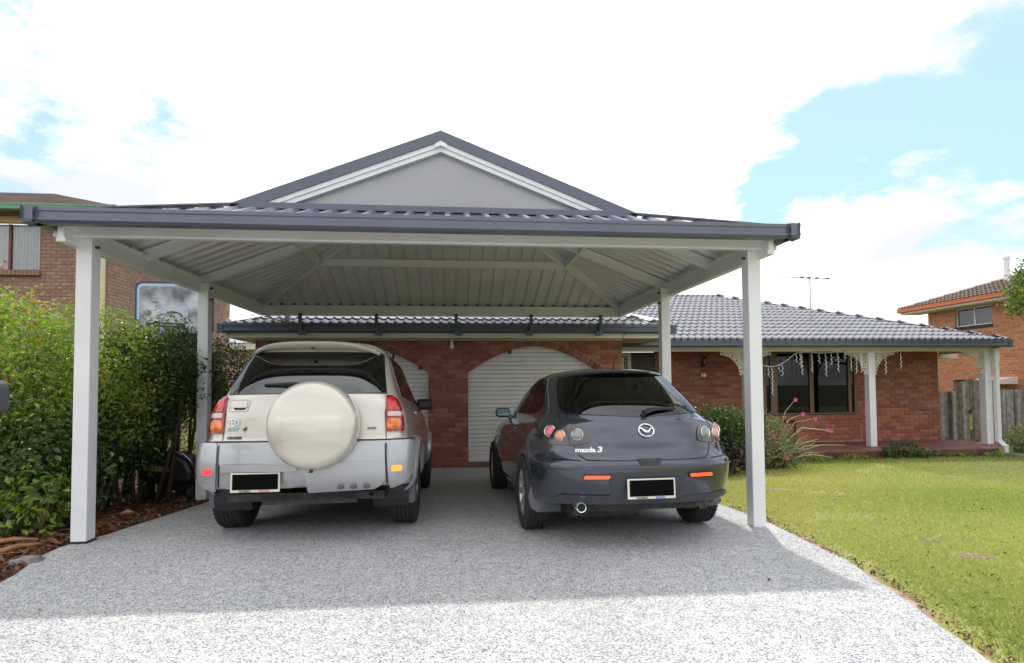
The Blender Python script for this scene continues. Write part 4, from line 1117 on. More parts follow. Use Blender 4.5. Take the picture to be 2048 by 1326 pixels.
M_badgegrey = mat('grey_chrome_badge', (.42, .42, .43), .25, metal=.6)
# ---- champagne off-roader
C1 = thing('parked_suv', 'champagne and silver off-road wagon with a round body-coloured spare wheel cover on its tailgate', 'car')
B1 = Body([  # z, w, yr, yf, dr, n, df
    (.34, .78, -.62, 3.20, .30, 5, .45), (.40, .835, -.69, 3.27, .30, 4.6, .45), (.46, .858, -.725, 3.30, .32, 4.4, .45), (.60, .870, -.742, 3.31, .34, 4.4, .45), (.74, .862, -.735, 3.28, .34, 4.4, .45),
    (.775, .85, -.725, 3.26, .34, 4.6, .45), (.79, .812, -.695, 3.25, .32, 5, .45), (.90, .800, -.69, 3.10, .32, 5, .45), (1.0, .782, -.685, 2.55, .32, 5, .4), (1.08, .750, -.678, 2.15, .32, 5, .3),
    (1.16, .712, -.668, 2.02, .36, 4.2, .3), (1.23, .687, -.640, 1.88, .38, 4.0, .3), (1.30, .664, -.600, 1.76, .40, 3.8, .3), (1.38, .638, -.540, 1.62, .40, 3.8, .3), (1.46, .614, -.468, 1.48, .40, 3.8, .3), (1.52, .590, -.415, 1.35, .40, 3.8, .3), (1.57, .555, -.385, 1.22, .36, 4.0, .3),
    (1.605, .50, -.36, 1.08, .30, 4, .3), (1.628, .42, -.31, .95, .25, 3.5, .3), (1.640, .28, -.26, .75, .2, 3, .3), (1.645, .05, -.05, .45, .05, 2.5, .1)], barrel=.03, y_mid=.9)
bm = B1.shell(.78, 1.645, 74, capt=True)
rw = [(-.535, 1.515), (.535, 1.515), (.612, 1.19), (-.612, 1.19)]
convex_cut(bm, poly_planes(rw, lambda p: Vector((p.x, 0, p.y))), lambda c: c.y < 0 and c.z > 1.0)
sw1 = [(-.10, 1.165), (1.75, 1.115), (1.42, 1.44), (1.2, 1.50), (-.02, 1.50)]
for s_ in (-1, 1): convex_cut(bm, poly_planes(sw1, lambda p: Vector((0, p.x, p.y))), lambda c, s_=s_: s_ * c.x > .35 and c.z > 1.0)
convex_cut(bm, poly_planes([(-.52, 1.50), (.52, 1.50), (.62, 1.17), (-.62, 1.17)], lambda p: Vector((p.x, 0, p.y))), lambda c: c.y > 1.0 and c.z > 1.0)
arches(bm, 0, .35, .395); arches(bm, 2.49, .35, .395)
bm_to('body', bm, P_champ, C1)
bm = B1.shell(.415, .78, 24, capb=True)
arches(bm, 0, .35, .395); arches(bm, 2.49, .35, .395)
bm_to('lower_body', bm, P_silver, C1)
wells(C1, 0, .35, .40, .50, .80); wells(C1, 2.49, .35, .40, .50, .80)
flare(B1, C1, 0, .35, .392, P_silver, .075, .028); flare(B1, C1, 2.49, .35, .392, P_silver, .075, .028)
patch(B1, round_poly([(-.565, 1.535), (.565, 1.535), (.632, 1.168), (-.632, 1.168)], .03), 'rear', .004, GL_dark, C1, 'rear_window', thick=.01)
fr = MB()
for s_ in (-1, 1):
    patch(B1, round_poly([(-.13, 1.15), (.62, 1.13), (.60, 1.52), (-.05, 1.52)], .04), 'side', .003, GL_dark, C1, 'side_window', sgn=s_, thick=.008)
    patch(B1, round_poly([(.67, 1.13), (1.80, 1.10), (1.45, 1.46), (1.22, 1.52), (.65, 1.52)], .03), 'side', .003, GL_dark, C1, 'side_window', sgn=s_, thick=.008)
    seam(B1, [(.645, .50), (.645, 1.5)], 'side', M_black, C1, sgn=s_, w=.006)
    seam(B1, [(1.55, .50), (1.60, 1.1)], 'side', M_black, C1, sgn=s_, w=.006)
    patch(B1, round_poly([(.72, .985), (.92, .985), (.92, 1.02), (.72, 1.02)], .015), 'side', .012, P_champ, C1, 'door_handle', sgn=s_, thick=.012)
    # roof rail
    MB().tube([(s_ * .50, -.18, 1.60), (s_ * .52, -.05, 1.66), (s_ * .52, 1.0, 1.675), (s_ * .49, 1.15, 1.62)], .016, 8).build('roof_rail', M_black, C1, local=True, smooth=45)
    # door mirror
    mm = MB().box((s_ * .72, 1.80, 1.045), (s_ * .915, 1.90, 1.185)); mm.build('mirror', M_black, C1, local=True, bevel=.035)
    MB().bar((s_ * .64, 1.86, 1.04), (s_ * .76, 1.86, 1.08), .06, .05).build('mirror_arm', M_black, C1, local=True, bevel=.01)
patch(B1, round_poly([(-.54, 1.52), (.54, 1.52), (.64, 1.15), (-.64, 1.15)], .03), 'front', .003, GL_mid, C1, 'windscreen', thick=.008)
# frit round the rear glass, seen through it
for a in ([(-.565, 1.50), (.565, 1.50), (.565, 1.535), (-.565, 1.535)], [(-.632, 1.168), (.632, 1.168), (.630, 1.185), (-.630, 1.185)]):
    patch(B1, a, 'rear', .002, M_frit, C1, 'window_border', thick=0)
# spoiler over the window
mb = MB(); n = 28; rows = []
for i in range(n + 1):
    t = -1 + 2 * i / n; x = .545 * t; e = abs(t) ** 5; zt_ = 1.622 - .080 * abs(t) ** 3.2; y0 = B1.rear(min(.5, abs(x)) * (1 if x > 0 else -1), 1.55)
    rows.append([(x, -.24 + .06 * e, zt_ + .006), (x * .998, -.42 + .14 * e, zt_ + .004), (x * .995, -.515 + .19 * e, zt_ - .010), (x * .99, -.530 + .20 * e, zt_ - .028 + .006 * e), (x * .985, -.515 + .20 * e, zt_ - .048 + .014 * e), (x * .97, -.46 + .18 * e, 1.551 - .03 * e), (x * .96, -.38 + .14 * e, 1.546 - .03 * e)])
k = 7; mb.add([p for r_ in rows for p in r_], [(i * k + j, i * k + j + 1, (i + 1) * k + j + 1, (i + 1) * k + j) for i in range(n) for j in range(k - 1)])
mb.build('spoiler', P_champ, C1, local=True, smooth=50)
patch(B1, [(-.44, 1.530), (.44, 1.530), (.36, 1.548), (-.36, 1.548)], 'rear', .012, P_champ, C1, 'window_trim')
MB().box((-.012, -.505, 1.548), (.012, -.485, 1.562)).build('washer_nozzle', M_black, C1, local=True)
# lamps
for s_ in (-1, 1):
    q = [(.628, 1.142), (.668, 1.140), (.712, 1.105), (.742, 1.045), (.762, .96), (.768, .90), (.766, .846), (.632, .846), (.630, .95)]
    q = [(s_ * a, b) for a, b in q]
    L_ = patch(B1, round_poly(q, .012, 2), 'rear', .014, M_lamp_r, C1, 'tail_lamp', thick=.022, step=.03)
    patch(B1, [(s_ * a, b) for a, b in round_poly([(.645, 1.010), (.738, 1.010), (.742, .972), (.645, .972)], .01, 2)], 'rear', .017, M_lamp_w, L_, 'reversing_lens', thick=.004, step=.03)
    patch(B1, [(s_ * a, b) for a, b in round_poly([(.642, .955), (.730, .955), (.742, .915), (.735, .872), (.642, .866)], .028, 4)], 'rear', .018, M_lamp_a, L_, 'indicator_lens', thick=.005, step=.025, dome=.006)
    patch(B1, [(s_ * a, b) for a, b in round_poly([(.64, 1.125), (.68, 1.12), (.718, 1.05), (.735, 1.02), (.64, 1.02)], .02, 3)], 'rear', .017, M_lamp_b, L_, 'brake_lens', thick=.004, step=.03, dome=.006)
    # bumper corner, standing proud of the gate
    q = [(.652, .768), (.845, .768), (.868, .62), (.858, .50), (.80, .44), (.672, .400), (.660, .50)]
    bc = patch(B1, [(s_ * a, b) for a, b in round_poly([(.652, .770), (.832, .770), (.85, .62), (.835, .50), (.77, .435), (.668, .400), (.655, .55)], .025, 3)], 'rear', .026, P_silver, C1, 'bumper_corner', thick=.035, step=.03); bev(bc, .010)
    q = [(.672, .585), (.77, .588), (.772, .54), (.762, .525), (.672, .522)]
    patch(B1, [(s_ * a, b) for a, b in round_poly(q, .015, 3)], 'rear', .0295, P_silver, bc, 'reflector_rim', thick=.006, step=.03)
    patch(B1, [(s_ * a, b) for a, b in round_poly([(.682, .577), (.757, .579), (.757, .536), (.682, .532)], .012, 3)], 'rear', .033, M_glow_a if s_ > 0 else M_glow_r, bc, 'reflector', thick=.006, step=.03, label='orange reflector with painted flash glow' if s_ > 0 else 'red reflector with painted flash glow')
    seam(B1, [(s_ * .644, 1.150), (s_ * .628, 1.0), (s_ * .640, .79)], 'rear', M_black, C1, w=.007)
    seam(B1, [(s_ * .640, .785), (s_ * .645, .56), (s_ * .652, .43)], 'rear', M_black, C1, w=.012)
seam(B1, [(-.636, 1.162), (.636, 1.162)], 'rear', M_black, C1, w=.007)
seam(B1, [(-.84, .782), (.84, .782)], 'rear', M_black, C1, w=.008, off=.003)
# silver lower gate: upper pad, then the panel round the plate recess
bev(patch(B1, round_poly([(-.628, .762), (.628, .762), (.634, .60), (-.630, .60)], .02, 3), 'rear', .030, P_silver, C1, 'gate_pad', thick=.02), .014)
bev(patch(B1, round_poly([(-.60, .615), (-.30, .615), (-.02, .585), (.04, .50), (.04, .405), (.56, .42), (.632, .46), (.635, .615)], [.02, .1, .08, .05, .02, .05, .05, .02], 4), 'rear', .050, P_silver, C1, 'gate_lower_panel', thick=.05), .014)
bev(patch(B1, round_poly([(-.61, .612), (-.10, .612), (-.03, .575), (-.04, .553), (-.61, .553)], .012, 3), 'rear', .046, P_silver, C1, 'plate_lamp_shelf', thick=.045), .010)
patch(B1, round_poly([(-.612, .545), (-.06, .545), (-.075, .415), (-.60, .415)], .012, 3), 'rear', .004, P_silver, C1, 'plate_recess', thick=.01)
plate(C1, -.532, -.160, .395, .545, -.782, 'TOYOTA', mat('red_print', (.6, .12, .08), .5))
# spare wheel cover
prof = [(-.70, .0), (-.70, .335), (-.735, .345), (-.80, .351), (-.850, .350), (-.885, .340), (-.908, .322), (-.920, .298), (-.932, .24), (-.940, .16), (-.945, .08), (-.946, .0)]
prof2 = []
for (a, b) in zip(prof, prof[1:]):
    for i in range(3): prof2.append((a[0] + (b[0] - a[0]) * i / 3, a[1] + (b[1] - a[1]) * i / 3))
prof2.append(prof[-1])
sm = MB().lathe(prof2, (.097, 0, .907), 'y', 72)
for i, (x, y, z) in enumerate(sm.v):
    dx, dz = x - .097, z - .907
    if y < -.915:
        fx = 1 / (1 + math.exp((abs(dx) - .235) / .012)); fz = 1 / (1 + math.exp((dz - .060) / .008)) * 1 / (1 + math.exp((-.150 - dz) / .012))
        sm.v[i] = (x, y - .013 * fx * fz * min(1, (-.915 - y) / .01), z)
sm.build('spare_wheel_cover', P_champ, C1, local=True, smooth=40)
MB().lathe([(-.66, .28), (-.66, .332), (-.705, .334), (-.705, .28)], (.097, 0, .907), 'y', 48).build('spare_wheel_bracket', M_black, C1, local=True, smooth=40)
MB().box((.085, -.90, .545), (.11, -.86, .562)).build('cover_latch', M_black, C1, local=True, bevel=.003)
# handle pocket
patch(B1, round_poly([(-.60, 1.118), (-.43, 1.118), (-.44, 1.055), (-.455, 1.018), (-.60, 1.018)], .02, 3), 'rear', .002, P_champ, C1, 'handle_surround', thick=.004)
seam(B1, round_poly([(-.598, 1.114), (-.434, 1.114), (-.444, 1.055), (-.458, 1.022), (-.598, 1.022)], .02, 3) + [(-.598, 1.09)], 'rear', M_flap, C1, w=.003, off=.003)
patch(B1, round_poly([(-.565, 1.055), (-.462, 1.055), (-.475, 1.035), (-.555, 1.035)], .006, 2), 'rear', .004, M_black, C1, 'handle_recess', thick=.004)
patch(B1, round_poly([(-.568, 1.098), (-.455, 1.098), (-.458, 1.052), (-.565, 1.052)], .012, 3), 'rear', .014, P_champ, C1, 'tailgate_handle', thick=.014)
patch(B1, round_poly([(-.592, 1.060), (-.578, 1.060), (-.578, 1.045), (-.592, 1.045)], .006, 3), 'rear', .005, M_steel, C1, 'lock', thick=.005)
yb_ = B1.rear(-.5, .9) - .006
mb = MB(); ell_ring(mb, (-.557, yb_, .936), .046, .030, .0036); ell_ring(mb, (-.557, yb_, .938), .013, .026, .0028); ell_ring(mb, (-.557, yb_, .950), .030, .011, .0028)
mb.build('maker_emblem', M_chrome, C1, local=True, smooth=45)
badge('model_badge', 'RAV', .042, M_badgegrey, C1, B1, -.607, .866, sx=1.15, shear=.2)
badge('model_badge', '4', .046, M_badge, C1, B1, -.487, .866, sx=1.35, shear=.2, bold=.002)
badge('trim_badge', 'CRUISER', .028, M_badge, C1, B1, -.607, .805, sx=1.1, shear=.2)
badge('drive_badge', '4WD', .027, M_badge, C1, B1, .487, .866, sx=1.15, shear=.2)
# wiper
MB().tube([(-.02, B1.rear(0, 1.215) - .03, 1.235), (-.10, B1.rear(.1, 1.23) - .035, 1.245), (-.33, B1.rear(.3, 1.235) - .022, 1.238)], [.014, .012, .007], 6).bar((-.34, B1.rear(.3, 1.23) - .012, 1.236), (-.06, B1.rear(0, 1.225) - .012, 1.226), .008, .014).build('rear_wiper', M_black, C1, local=True)
# underside
u_ = MB(); u_.box((-.62, -.60, .30), (.62, 3.0, .36)); u_.box((-.35, -.60, .27), (.40, -.20, .345)); u_.tube([(-.62, 0, .34), (.62, 0, .34)], .035, 10); u_.lathe([(-.11, 0), (-.09, .08), (.09, .08), (.11, 0)], (.12, .02, .32), 'x', 16)
u_.bar((-.55, .02, .26), (-.05, -.1, .30), .05, .03); u_.bar((.60, .0, .26), (.10, -.1, .30), .05, .03); u_.tube([(.25, .9, .28), (.35, .1, .28), (.45, -.3, .30)], .03, 10)
u_.build('underbody', M_under, C1, local=True)
ex = MB().lathe([(-.66, .030), (-.66, .024), (-.50, .024), (-.50, .030)], (0, 0, 0), 'y', 20, closed=True); ex.v = [(x + .525, y, z + .352) for x, y, z in ex.v]; ex.lathe([(-.60, .0), (-.60, .025)], (.525, 0, .352), 'y', 16); ex.build('exhaust_pipe', M_under, C1, local=True, smooth=40)
for x in (.30, .40, .50): MB().box((x - .025, -.800, .405), (x + .025, -.70, .430)).build('gate_notch', M_flap, C1, local=True, bevel=.012)
for s_ in (-1, 1):
    fl = MB(); x0, x1 = s_ * .60, s_ * .855
    fl.prism([(x0, -.36, .42), (x1, -.34, .47), (x1 * 1.0, -.37, .235), (x1 * .97, -.375, .222), (x0, -.375, .222)], (0, .012, 0)); fl.build('mudflap', M_flap, C1, local=True, bevel=.004)
for (x, y) in ((-.745, 0), (.745, 0), (-.745, 2.49), (.745, 2.49)): wheel(C1, x, y, .352, .225, .215, False, 1 if x > 0 else -1)
seats(C1, .58, .45, 1.12, .45)
MB().box((-.70, -.55, .60), (.70, 2.3, .64)).build('cabin_floor', M_cloth, C1, local=True)
set_car(C1, (-1.235, 5.47), 0, 1.03, 2.49, 1.5)

M_satin = mat('satin_silver_badge', (.80, .80, .82), .35, metal=.3)
# ---- charcoal hatchback
C2 = thing('parked_hatchback', 'charcoal blue five-door hatchback with round tail lamps parked on the right under the carport', 'car')
B2 = Body([
    (.19, .70, -.74, 3.30, .60, 3.2, .6), (.24, .77, -.80, 3.38, .62, 3.2, .6), (.30, .806, -.835, 3.42, .64, 3.2, .6), (.42, .822, -.872, 3.45, .66, 3.3, .6), (.54, .836, -.897, 3.46, .66, 3.4, .6), (.595, .838, -.902, 3.44, .66, 3.4, .6),
    (.64, .834, -.890, 3.42, .66, 3.4, .6), (.665, .824, -.868, 3.40, .66, 3.2, .6), (.70, .815, -.852, 3.36, .66, 3.1, .6), (.80, .806, -.828, 3.10, .66, 3.0, .6), (.875, .785, -.800, 2.75, .66, 3.0, .5), (.93, .750, -.770, 2.40, .68, 3.0, .5), (.96, .715, -.745, 2.25, .72, 3.0, .5),
    (1.00, .684, -.722, 2.12, .75, 3.0, .5), (1.05, .665, -.682, 2.0, .78, 3.0, .5), (1.12, .642, -.600, 1.85, .80, 3.0, .5), (1.20, .615, -.485, 1.66, .82, 3.0, .5), (1.27, .588, -.395, 1.46, .84, 2.9, .5), (1.33, .558, -.310, 1.26, .84, 2.8, .5),
    (1.365, .528, -.25, 1.10, .82, 2.7, .5), (1.39, .48, -.17, .98, .75, 2.5, .5), (1.405, .41, -.06, .88, .6, 2.3, .5), (1.414, .30, .08, .75, .5, 2.2, .4), (1.418, .06, .35, .50, .1, 2, .1)], barrel=.035, y_mid=1.0)
bm = B2.shell(.318, 1.418, 96, capb=True, capt=True); B2.z0 = .318
RWp = [(-.485, 1.315), (0, 1.330), (.485, 1.315), (.555, 1.12), (.560, 1.035), (.0, .985), (-.560, 1.035), (-.555, 1.12)]
convex_cut(bm, poly_planes([(a * .97, b + (.012 if b < 1.1 else -.008)) for a, b in RWp], lambda p: Vector((p.x, 0, p.y))), lambda c: c.y < .2 and c.z > .9)
SW2 = [(-.02, 1.07), (.30, 1.02), (1.85, 1.03), (1.30, 1.26), (1.0, 1.33), (.55, 1.345), (.25, 1.30)]
for s_ in (-1, 1): convex_cut(bm, poly_planes(SW2, lambda p: Vector((0, p.x, p.y))), lambda c, s_=s_: s_ * c.x > .3 and c.z > .95 and -.2 < c.y < 2)
WSp = [(-.46, 1.35), (.46, 1.35), (.62, 1.05), (-.62, 1.05)]
convex_cut(bm, poly_planes(WSp, lambda p: Vector((p.x, 0, p.y))), lambda c: c.y > .9 and c.z > .95)
arches(bm, 0, .315, .345); arches(bm, 2.64, .315, .345)
bm_to('body', bm, P_char, C2)
wells(C2, 0, .315, .35, .48, .76); wells(C2, 2.64, .315, .35, .48, .76)
flare(B2, C2, 0, .315, .343, P_char, .05, .008); flare(B2, C2, 2.64, .315, .343, P_char, .05, .008)
patch(B2, round_poly([(-.500, 1.325), (0, 1.342), (.500, 1.325), (.578, 1.12), (.582, 1.03), (.50, 1.0), (.0, .968), (-.50, 1.0), (-.582, 1.03), (-.578, 1.12)], [.03, .1, .03, .05, .03, .03, .1, .03, .03, .05], 4), 'rear', .004, GL_mid, C2, 'rear_window', thick=.01)
bd_ = [((-.50, 1.30), (.50, 1.30), (.50, 1.325), (0, 1.342), (-.50, 1.325)), ((-.575, 1.005), (-.50, 1.0), (0, .968), (.50, 1.0), (.575, 1.005), (.50, 1.02), (0, .990), (-.50, 1.02)),
       ((-.52, 1.30), (-.49, 1.30), (-.545, 1.10), (-.55, 1.0), (-.582, 1.01), (-.578, 1.12)), ((.52, 1.30), (.49, 1.30), (.545, 1.10), (.55, 1.0), (.582, 1.01), (.578, 1.12))]
for p in bd_: patch(B2, list(p), 'rear', .0025, M_frit, C2, 'window_border', thick=0)
for s_ in (-1, 1):
    patch(B2, round_poly([(-.05, 1.06), (.28, 1.005), (.66, 1.01), (.66, 1.35), (.50, 1.355), (.22, 1.32)], [.03, .05, .01, .01, .05, .06]), 'side', .003, GL_mid, C2, 'side_window', sgn=s_, thick=.008)
    patch(B2, round_poly([(.71, 1.01), (1.90, 1.02), (1.34, 1.28), (1.02, 1.345), (.71, 1.355)], .03), 'side', .003, GL_mid, C2, 'side_window', sgn=s_, thick=.008)
    patch(B2, [(.66, 1.008), (.71, 1.008), (.71, 1.358), (.66, 1.358)], 'side', .003, M_frit, C2, 'door_pillar', sgn=s_, thick=.003)
    seam(B2, [(.685, .30), (.685, 1.0)], 'side', M_black, C2, sgn=s_); seam(B2, [(1.72, .32), (1.75, 1.0)], 'side', M_black, C2, sgn=s_); seam(B2, [(.30, 1.0), (.20, .85), (.34, .62), (.42, .32)], 'side', M_black, C2, sgn=s_)
    patch(B2, round_poly([(.78, .845), (.98, .85), (.98, .88), (.78, .875)], .012), 'side', .014, P_char, C2, 'door_handle', sgn=s_, thick=.014)
    patch(B2, round_poly([(.40, .50), (1.70, .50), (1.70, .53), (.40, .53)], .01), 'side', .007, P_char, C2, 'door_moulding', sgn=s_, thick=.01)
    mr_ = MB().box((s_ * .70, 1.80, .965), (s_ * .875, 1.92, 1.085)).build('mirror', P_char, C2, local=True, bevel=.04)
    MB().box((s_ * .715, 1.795, .985), (s_ * .86, 1.80, 1.07)).build('mirror_glass', mat('mirror_silver', (.10, .155, .165), .02, metal=1) if 'mirror_silver' not in MATS else MATS['mirror_silver'], mr_, local=True, bevel=.004)
    MB().bar((s_ * .64, 1.86, .96), (s_ * .74, 1.86, .99), .06, .045).build('mirror_arm', P_char, C2, local=True, bevel=.01)
patch(B2, round_poly([(-.48, 1.365), (.48, 1.365), (.64, 1.03), (-.64, 1.03)], .03), 'front', .003, GL_mid, C2, 'windscreen', thick=.008)
# roof-edge spoiler
mb = MB(); n = 30; rows = []
for i in range(n + 1):
    t = -1 + 2 * i / n; x = .505 * t; e = abs(t) ** 4
    y0 = B2.rear(x * .97, 1.345) ; zt_ = 1.375 - .030 * abs(t) ** 2.5
    rows.append([(x * .97, y0 + .22, zt_ + .022 - .01 * e), (x * .99, y0 + .06, zt_ + .008), (x, y0 - .035 + .03 * e, zt_ - .008), (x, y0 - .045 + .035 * e, zt_ - .020), (x * .995, y0 - .02 + .02 * e, zt_ - .034), (x * .98, y0 + .01, zt_ - .040)])
k = 6; mb.add([p for r_ in rows for p in r_], [(i * k + j, i * k + j + 1, (i + 1) * k + j + 1, (i + 1) * k + j) for i in range(n) for j in range(k - 1)])
mb.build('spoiler', P_char, C2, local=True, smooth=50)
MB().box((.02, B2.rear(0, 1.34) - .03, 1.342), (.045, B2.rear(0, 1.34) + .0, 1.362)).build('washer_nozzle', M_black, C2, local=True, bevel=.004)
# hatch seams
sp_ = [(.590, 1.03), (.618, .95), (.560, .78), (.520, .69), (.475, .655), (.30, .648), (0, .645)]
full = sp_ + [(-a, b) for a, b in sp_[-2::-1]]
seam(B2, full, 'rear', M_black, C2, w=.007)
seam(B2, [(-.80, .668), (-.52, .652)], 'rear', M_black, C2, w=.004); seam(B2, [(.80, .668), (.52, .652)], 'rear', M_black, C2, w=.004)
# tail lamps: smoked housings with round lenses inside
M_lhouse = mat('dark_chrome_lamp_housing', (.055, .05, .05), .18, metal=.4, coat=1.)
for s_ in (-1, 1):
    q = [(.455, .775), (.425, .79), (.44, .85), (.475, .905), (.56, .922), (.66, .925), (.745, .900), (.768, .86), (.768, .80), (.735, .772), (.60, .760)]
    T_ = patch(B2, [(s_ * a, b) for a, b in round_poly(q, .025, 3)], 'rear', .006, M_lhouse, C2, 'tail_lamp', thick=.012, step=.03)
    for (cx, cz, r_, m_, nm) in ((.700, .868, .043, M_lamp_r, 'brake_lens'), (.640, .835, .038, M_lamp_a, 'indicator_lens'), (.520, .842, .040, M_lamp_w, 'reversing_lens')):
        if m_ is M_lamp_r: m_ = MATS.get('pink_red_lens') or mat('pink_red_lens', (.62, .10, .12), .1, coat=1., bump=(130, .3, .002))
        if m_ is M_lamp_a: m_ = MATS.get('pale_orange_lens') or mat('pale_orange_lens', (.72, .26, .12), .1, coat=1., bump=(130, .3, .002))
        if nm == 'reversing_lens': m_ = MATS.get('smoked_lens') or mat('smoked_lens', (.22, .22, .21), .12, metal=.3, coat=1., bump=(150, .4, .002))
        y = B2.rear(s_ * cx, cz); c = (s_ * cx, y - .006, cz)
        e = .01; nx = -(B2.rear(s_ * cx + e, cz) - B2.rear(s_ * cx - e, cz)) / (2 * e); nz_ = -(B2.rear(s_ * cx, cz + e) - B2.rear(s_ * cx, cz - e)) / (2 * e)
        nrm = Vector((-nx, -1, -nz_)); nrm = Vector((-(-nx), -1, (-nz_) * -1)); nrm = Vector((nx * -1, -1, nz_ * -1)); 
        nrm = Vector((B2.rear(s_ * cx + e, cz) - B2.rear(s_ * cx - e, cz), -2 * e, B2.rear(s_ * cx, cz + e) - B2.rear(s_ * cx, cz - e))).normalized()
        nrm = (nrm + Vector((0, -1, 0)) * .6).normalized()
        Q = Vector((0, 0, 1)).rotation_difference(nrm); l = MB().lathe([(.0, r_ * .98), (.010, r_ * .90), (.016, r_ * .6), (.019, 0)], (0, 0, 0), 'z', 24)
        l.v = [tuple(Q @ Vector(p) + Vector(c)) for p in l.v]; lo = l.build(nm, m_, T_, local=True, smooth=40)
        l = MB().lathe([(-.004, r_ * 1.12), (.010, r_ * 1.12), (.012, r_ * 1.04), (.008, r_ * .95), (-.004, r_ * .95)], (0, 0, 0), 'z', 28); l.v = [tuple(Q @ Vector(p) + Vector(c)) for p in l.v]
        l.build('lens_ring', M_chrome, T_, local=True, smooth=40)
    seam(B2, [(s_ * .605, .925), (s_ * .585, .83), (s_ * .575, .76)], 'rear', M_black, T_, w=.005, off=.008)
    # bumper details
    rl = [(.302, .545), (.505, .548), (.515, .512), (.310, .512)]
    bx_ = patch(B2, [(s_ * a, b) for a, b in round_poly(rl, .008, 2)], 'rear', .010, M_black, C2, 'reflector_bezel', thick=.01, step=.04)
    patch(B2, [(s_ * a, b) for a, b in round_poly([(.312, .541), (.497, .543), (.507, .519), (.320, .518)], .005, 2)], 'rear', .014, M_glow_o, bx_, 'reflector', thick=.004, step=.04)  # reflector glow is emission painted in for flash, no lamp behind it
    fp = MB(); fp.prism([(s_ * .60, -.40, .40), (s_ * .80, -.33, .48), (s_ * .845, -.34, .33), (s_ * .83, -.38, .235), (s_ * .78, -.40, .205), (s_ * .58, -.40, .205)], (0, .018, 0)); fp.build('mudflap', M_flap, C2, local=True, bevel=.006)
# lower bumper insert and plate recess
patch(B2, round_poly([(-.33, .56), (.285, .56), (.245, .365), (.70, .388), (.74, .345), (.60, .325), (-.62, .325), (-.74, .345), (-.66, .395), (-.30, .385)], [.02, .02, .02, .04, .03, .03, .03, .03, .04, .02], 3), 'rear', .004, mat('satin_dark_bumper', (.045, .048, .062), .42), C2, 'bumper_insert', thick=.006)
seam(B2, [(-.66, .387), (-.30, .387)], 'rear', MATS['charcoal_blue_metallic_paint'], C2, w=.012, off=.012)
patch(B2, round_poly([(-.10, .655), (.10, .655), (.075, .612), (.055, .600), (-.055, .600), (-.075, .612)], .012, 3), 'rear', .006, M_black, C2, 'hatch_release', thick=.006)
plate(C2, -.195, .177, .365, .515, -.932, 'MAZDA', mat('blue_print', (.06, .2, .5), .5))
bl_ = MB().tube([(x, B2.rear(x, .60) - .003, .603) for x in [(-.80 + .04 * i) for i in range(41)]], .004, 5).build('bumper_crease', P_char, C2, local=True, smooth=True)
# emblem
ye = B2.rear(0, .87) - .008
mb = MB(); n = 32
pts = [(.010 + .060 * math.cos(2 * math.pi * i / n), B2.rear(0, .868 + .047 * math.sin(2 * math.pi * i / n)) - .010, .868 + .047 * math.sin(2 * math.pi * i / n)) for i in range(n + 1)]
mb.tube(pts, .0065, 7, cap=False)
for s_ in (-1, 1):
    w_ = [(0, .858, .0135), (.012, .861, .011), (.024, .873, .0085), (.036, .884, .007), (.052, .889, .006)]
    mb.tube([(.010 + s_ * a, B2.rear(0, b) - .011, b) for a, b, c in w_], [c for a, b, c in w_], 6)
mb.build('maker_emblem', M_chrome, C2, local=True, smooth=45)
yt_ = B2.rear(-.45, .73) - .004
badge('name_badge', 'mazda', .050, M_satin, C2, B2, -.548, .712, sx=1.15, bold=.0018)
badge('model_badge', '3', .056, M_satin, C2, B2, -.392, .712, sx=1.5, shear=.15, bold=.0018)
# wiper, aerial, exhaust
MB().tube([(.02, B2.rear(.02, 1.01) - .035, 1.005), (.10, B2.rear(.1, 1.03) - .045, 1.028), (.30, B2.rear(.3, 1.04) - .03, 1.040)], [.020, .016, .008], 6).bar((.06, B2.rear(.06, 1.03) - .012, 1.030), (.43, B2.rear(.43, 1.045) - .015, 1.048), .010, .018).lathe([(0, .022), (-.0, .0)], (.02, B2.rear(0, 1.0) - .02, 1.0), 'y', 12).build('rear_wiper', M_black, C2, local=True)
MB().tube([(.055, .10, 1.412), (.065, .11, 1.44), (.075, .12, 1.48), (.155, .02, 1.75)], [.018, .010, .006, .003], 8).build('aerial', M_black, C2, local=True, smooth=40)
ex = MB().lathe([(-.845, .038), (-.848, .036), (-.845, .031), (-.70, .030), (-.70, .036)], (0, 0, 0), 'y', 28, closed=True); ex.v = [(x - .535, y - .035, z + .312) for x, y, z in ex.v]; ex.build('exhaust_tip', M_chrome, C2, local=True, smooth=40)
MB().lathe([(-.80, .0), (-.80, .031)], (-.535, 0, .312), 'y', 20).build('exhaust_inside', M_black, C2, local=True)
for s_ in (-1, 1): MB().box((s_ * .66, .42, .21), (s_ * .765, 2.22, .335)).build('side_skirt', P_char, C2, local=True, bevel=.03)
u_ = MB(); u_.box((-.48, -.62, .235), (.48, 3.1, .33)); u_.tube([(-.60, 0, .30), (.60, 0, .30)], .04, 10); u_.lathe([(-.30, 0), (-.28, .09), (.28, .09), (.30, 0)], (-.25, -.45, .25), 'x', 16); u_.tube([(-.5, -.5, .24), (-.535, -.6, .255), (-.535, -.75, .258)], .028, 8)
u_.tube([(.40, -.80, .32), (.42, -.83, .27), (.46, -.83, .27), (.47, -.80, .32)], .010, 6); u_.box((-.40, -.76, .295), (.55, -.60, .325))
u_.build('underbody', M_under, C2, local=True)
for (x, y) in ((-.757, 0), (.757, 0), (-.757, 2.64), (.757, 2.64)): wheel(C2, x, y, .316, .200, .205, True, 1 if x > 0 else -1)
seats(C2, .56, .30, .98, .40)
MB().box((-.70, -.60, .58), (.70, 2.4, .62)).build('cabin_floor', M_cloth, C2, local=True)
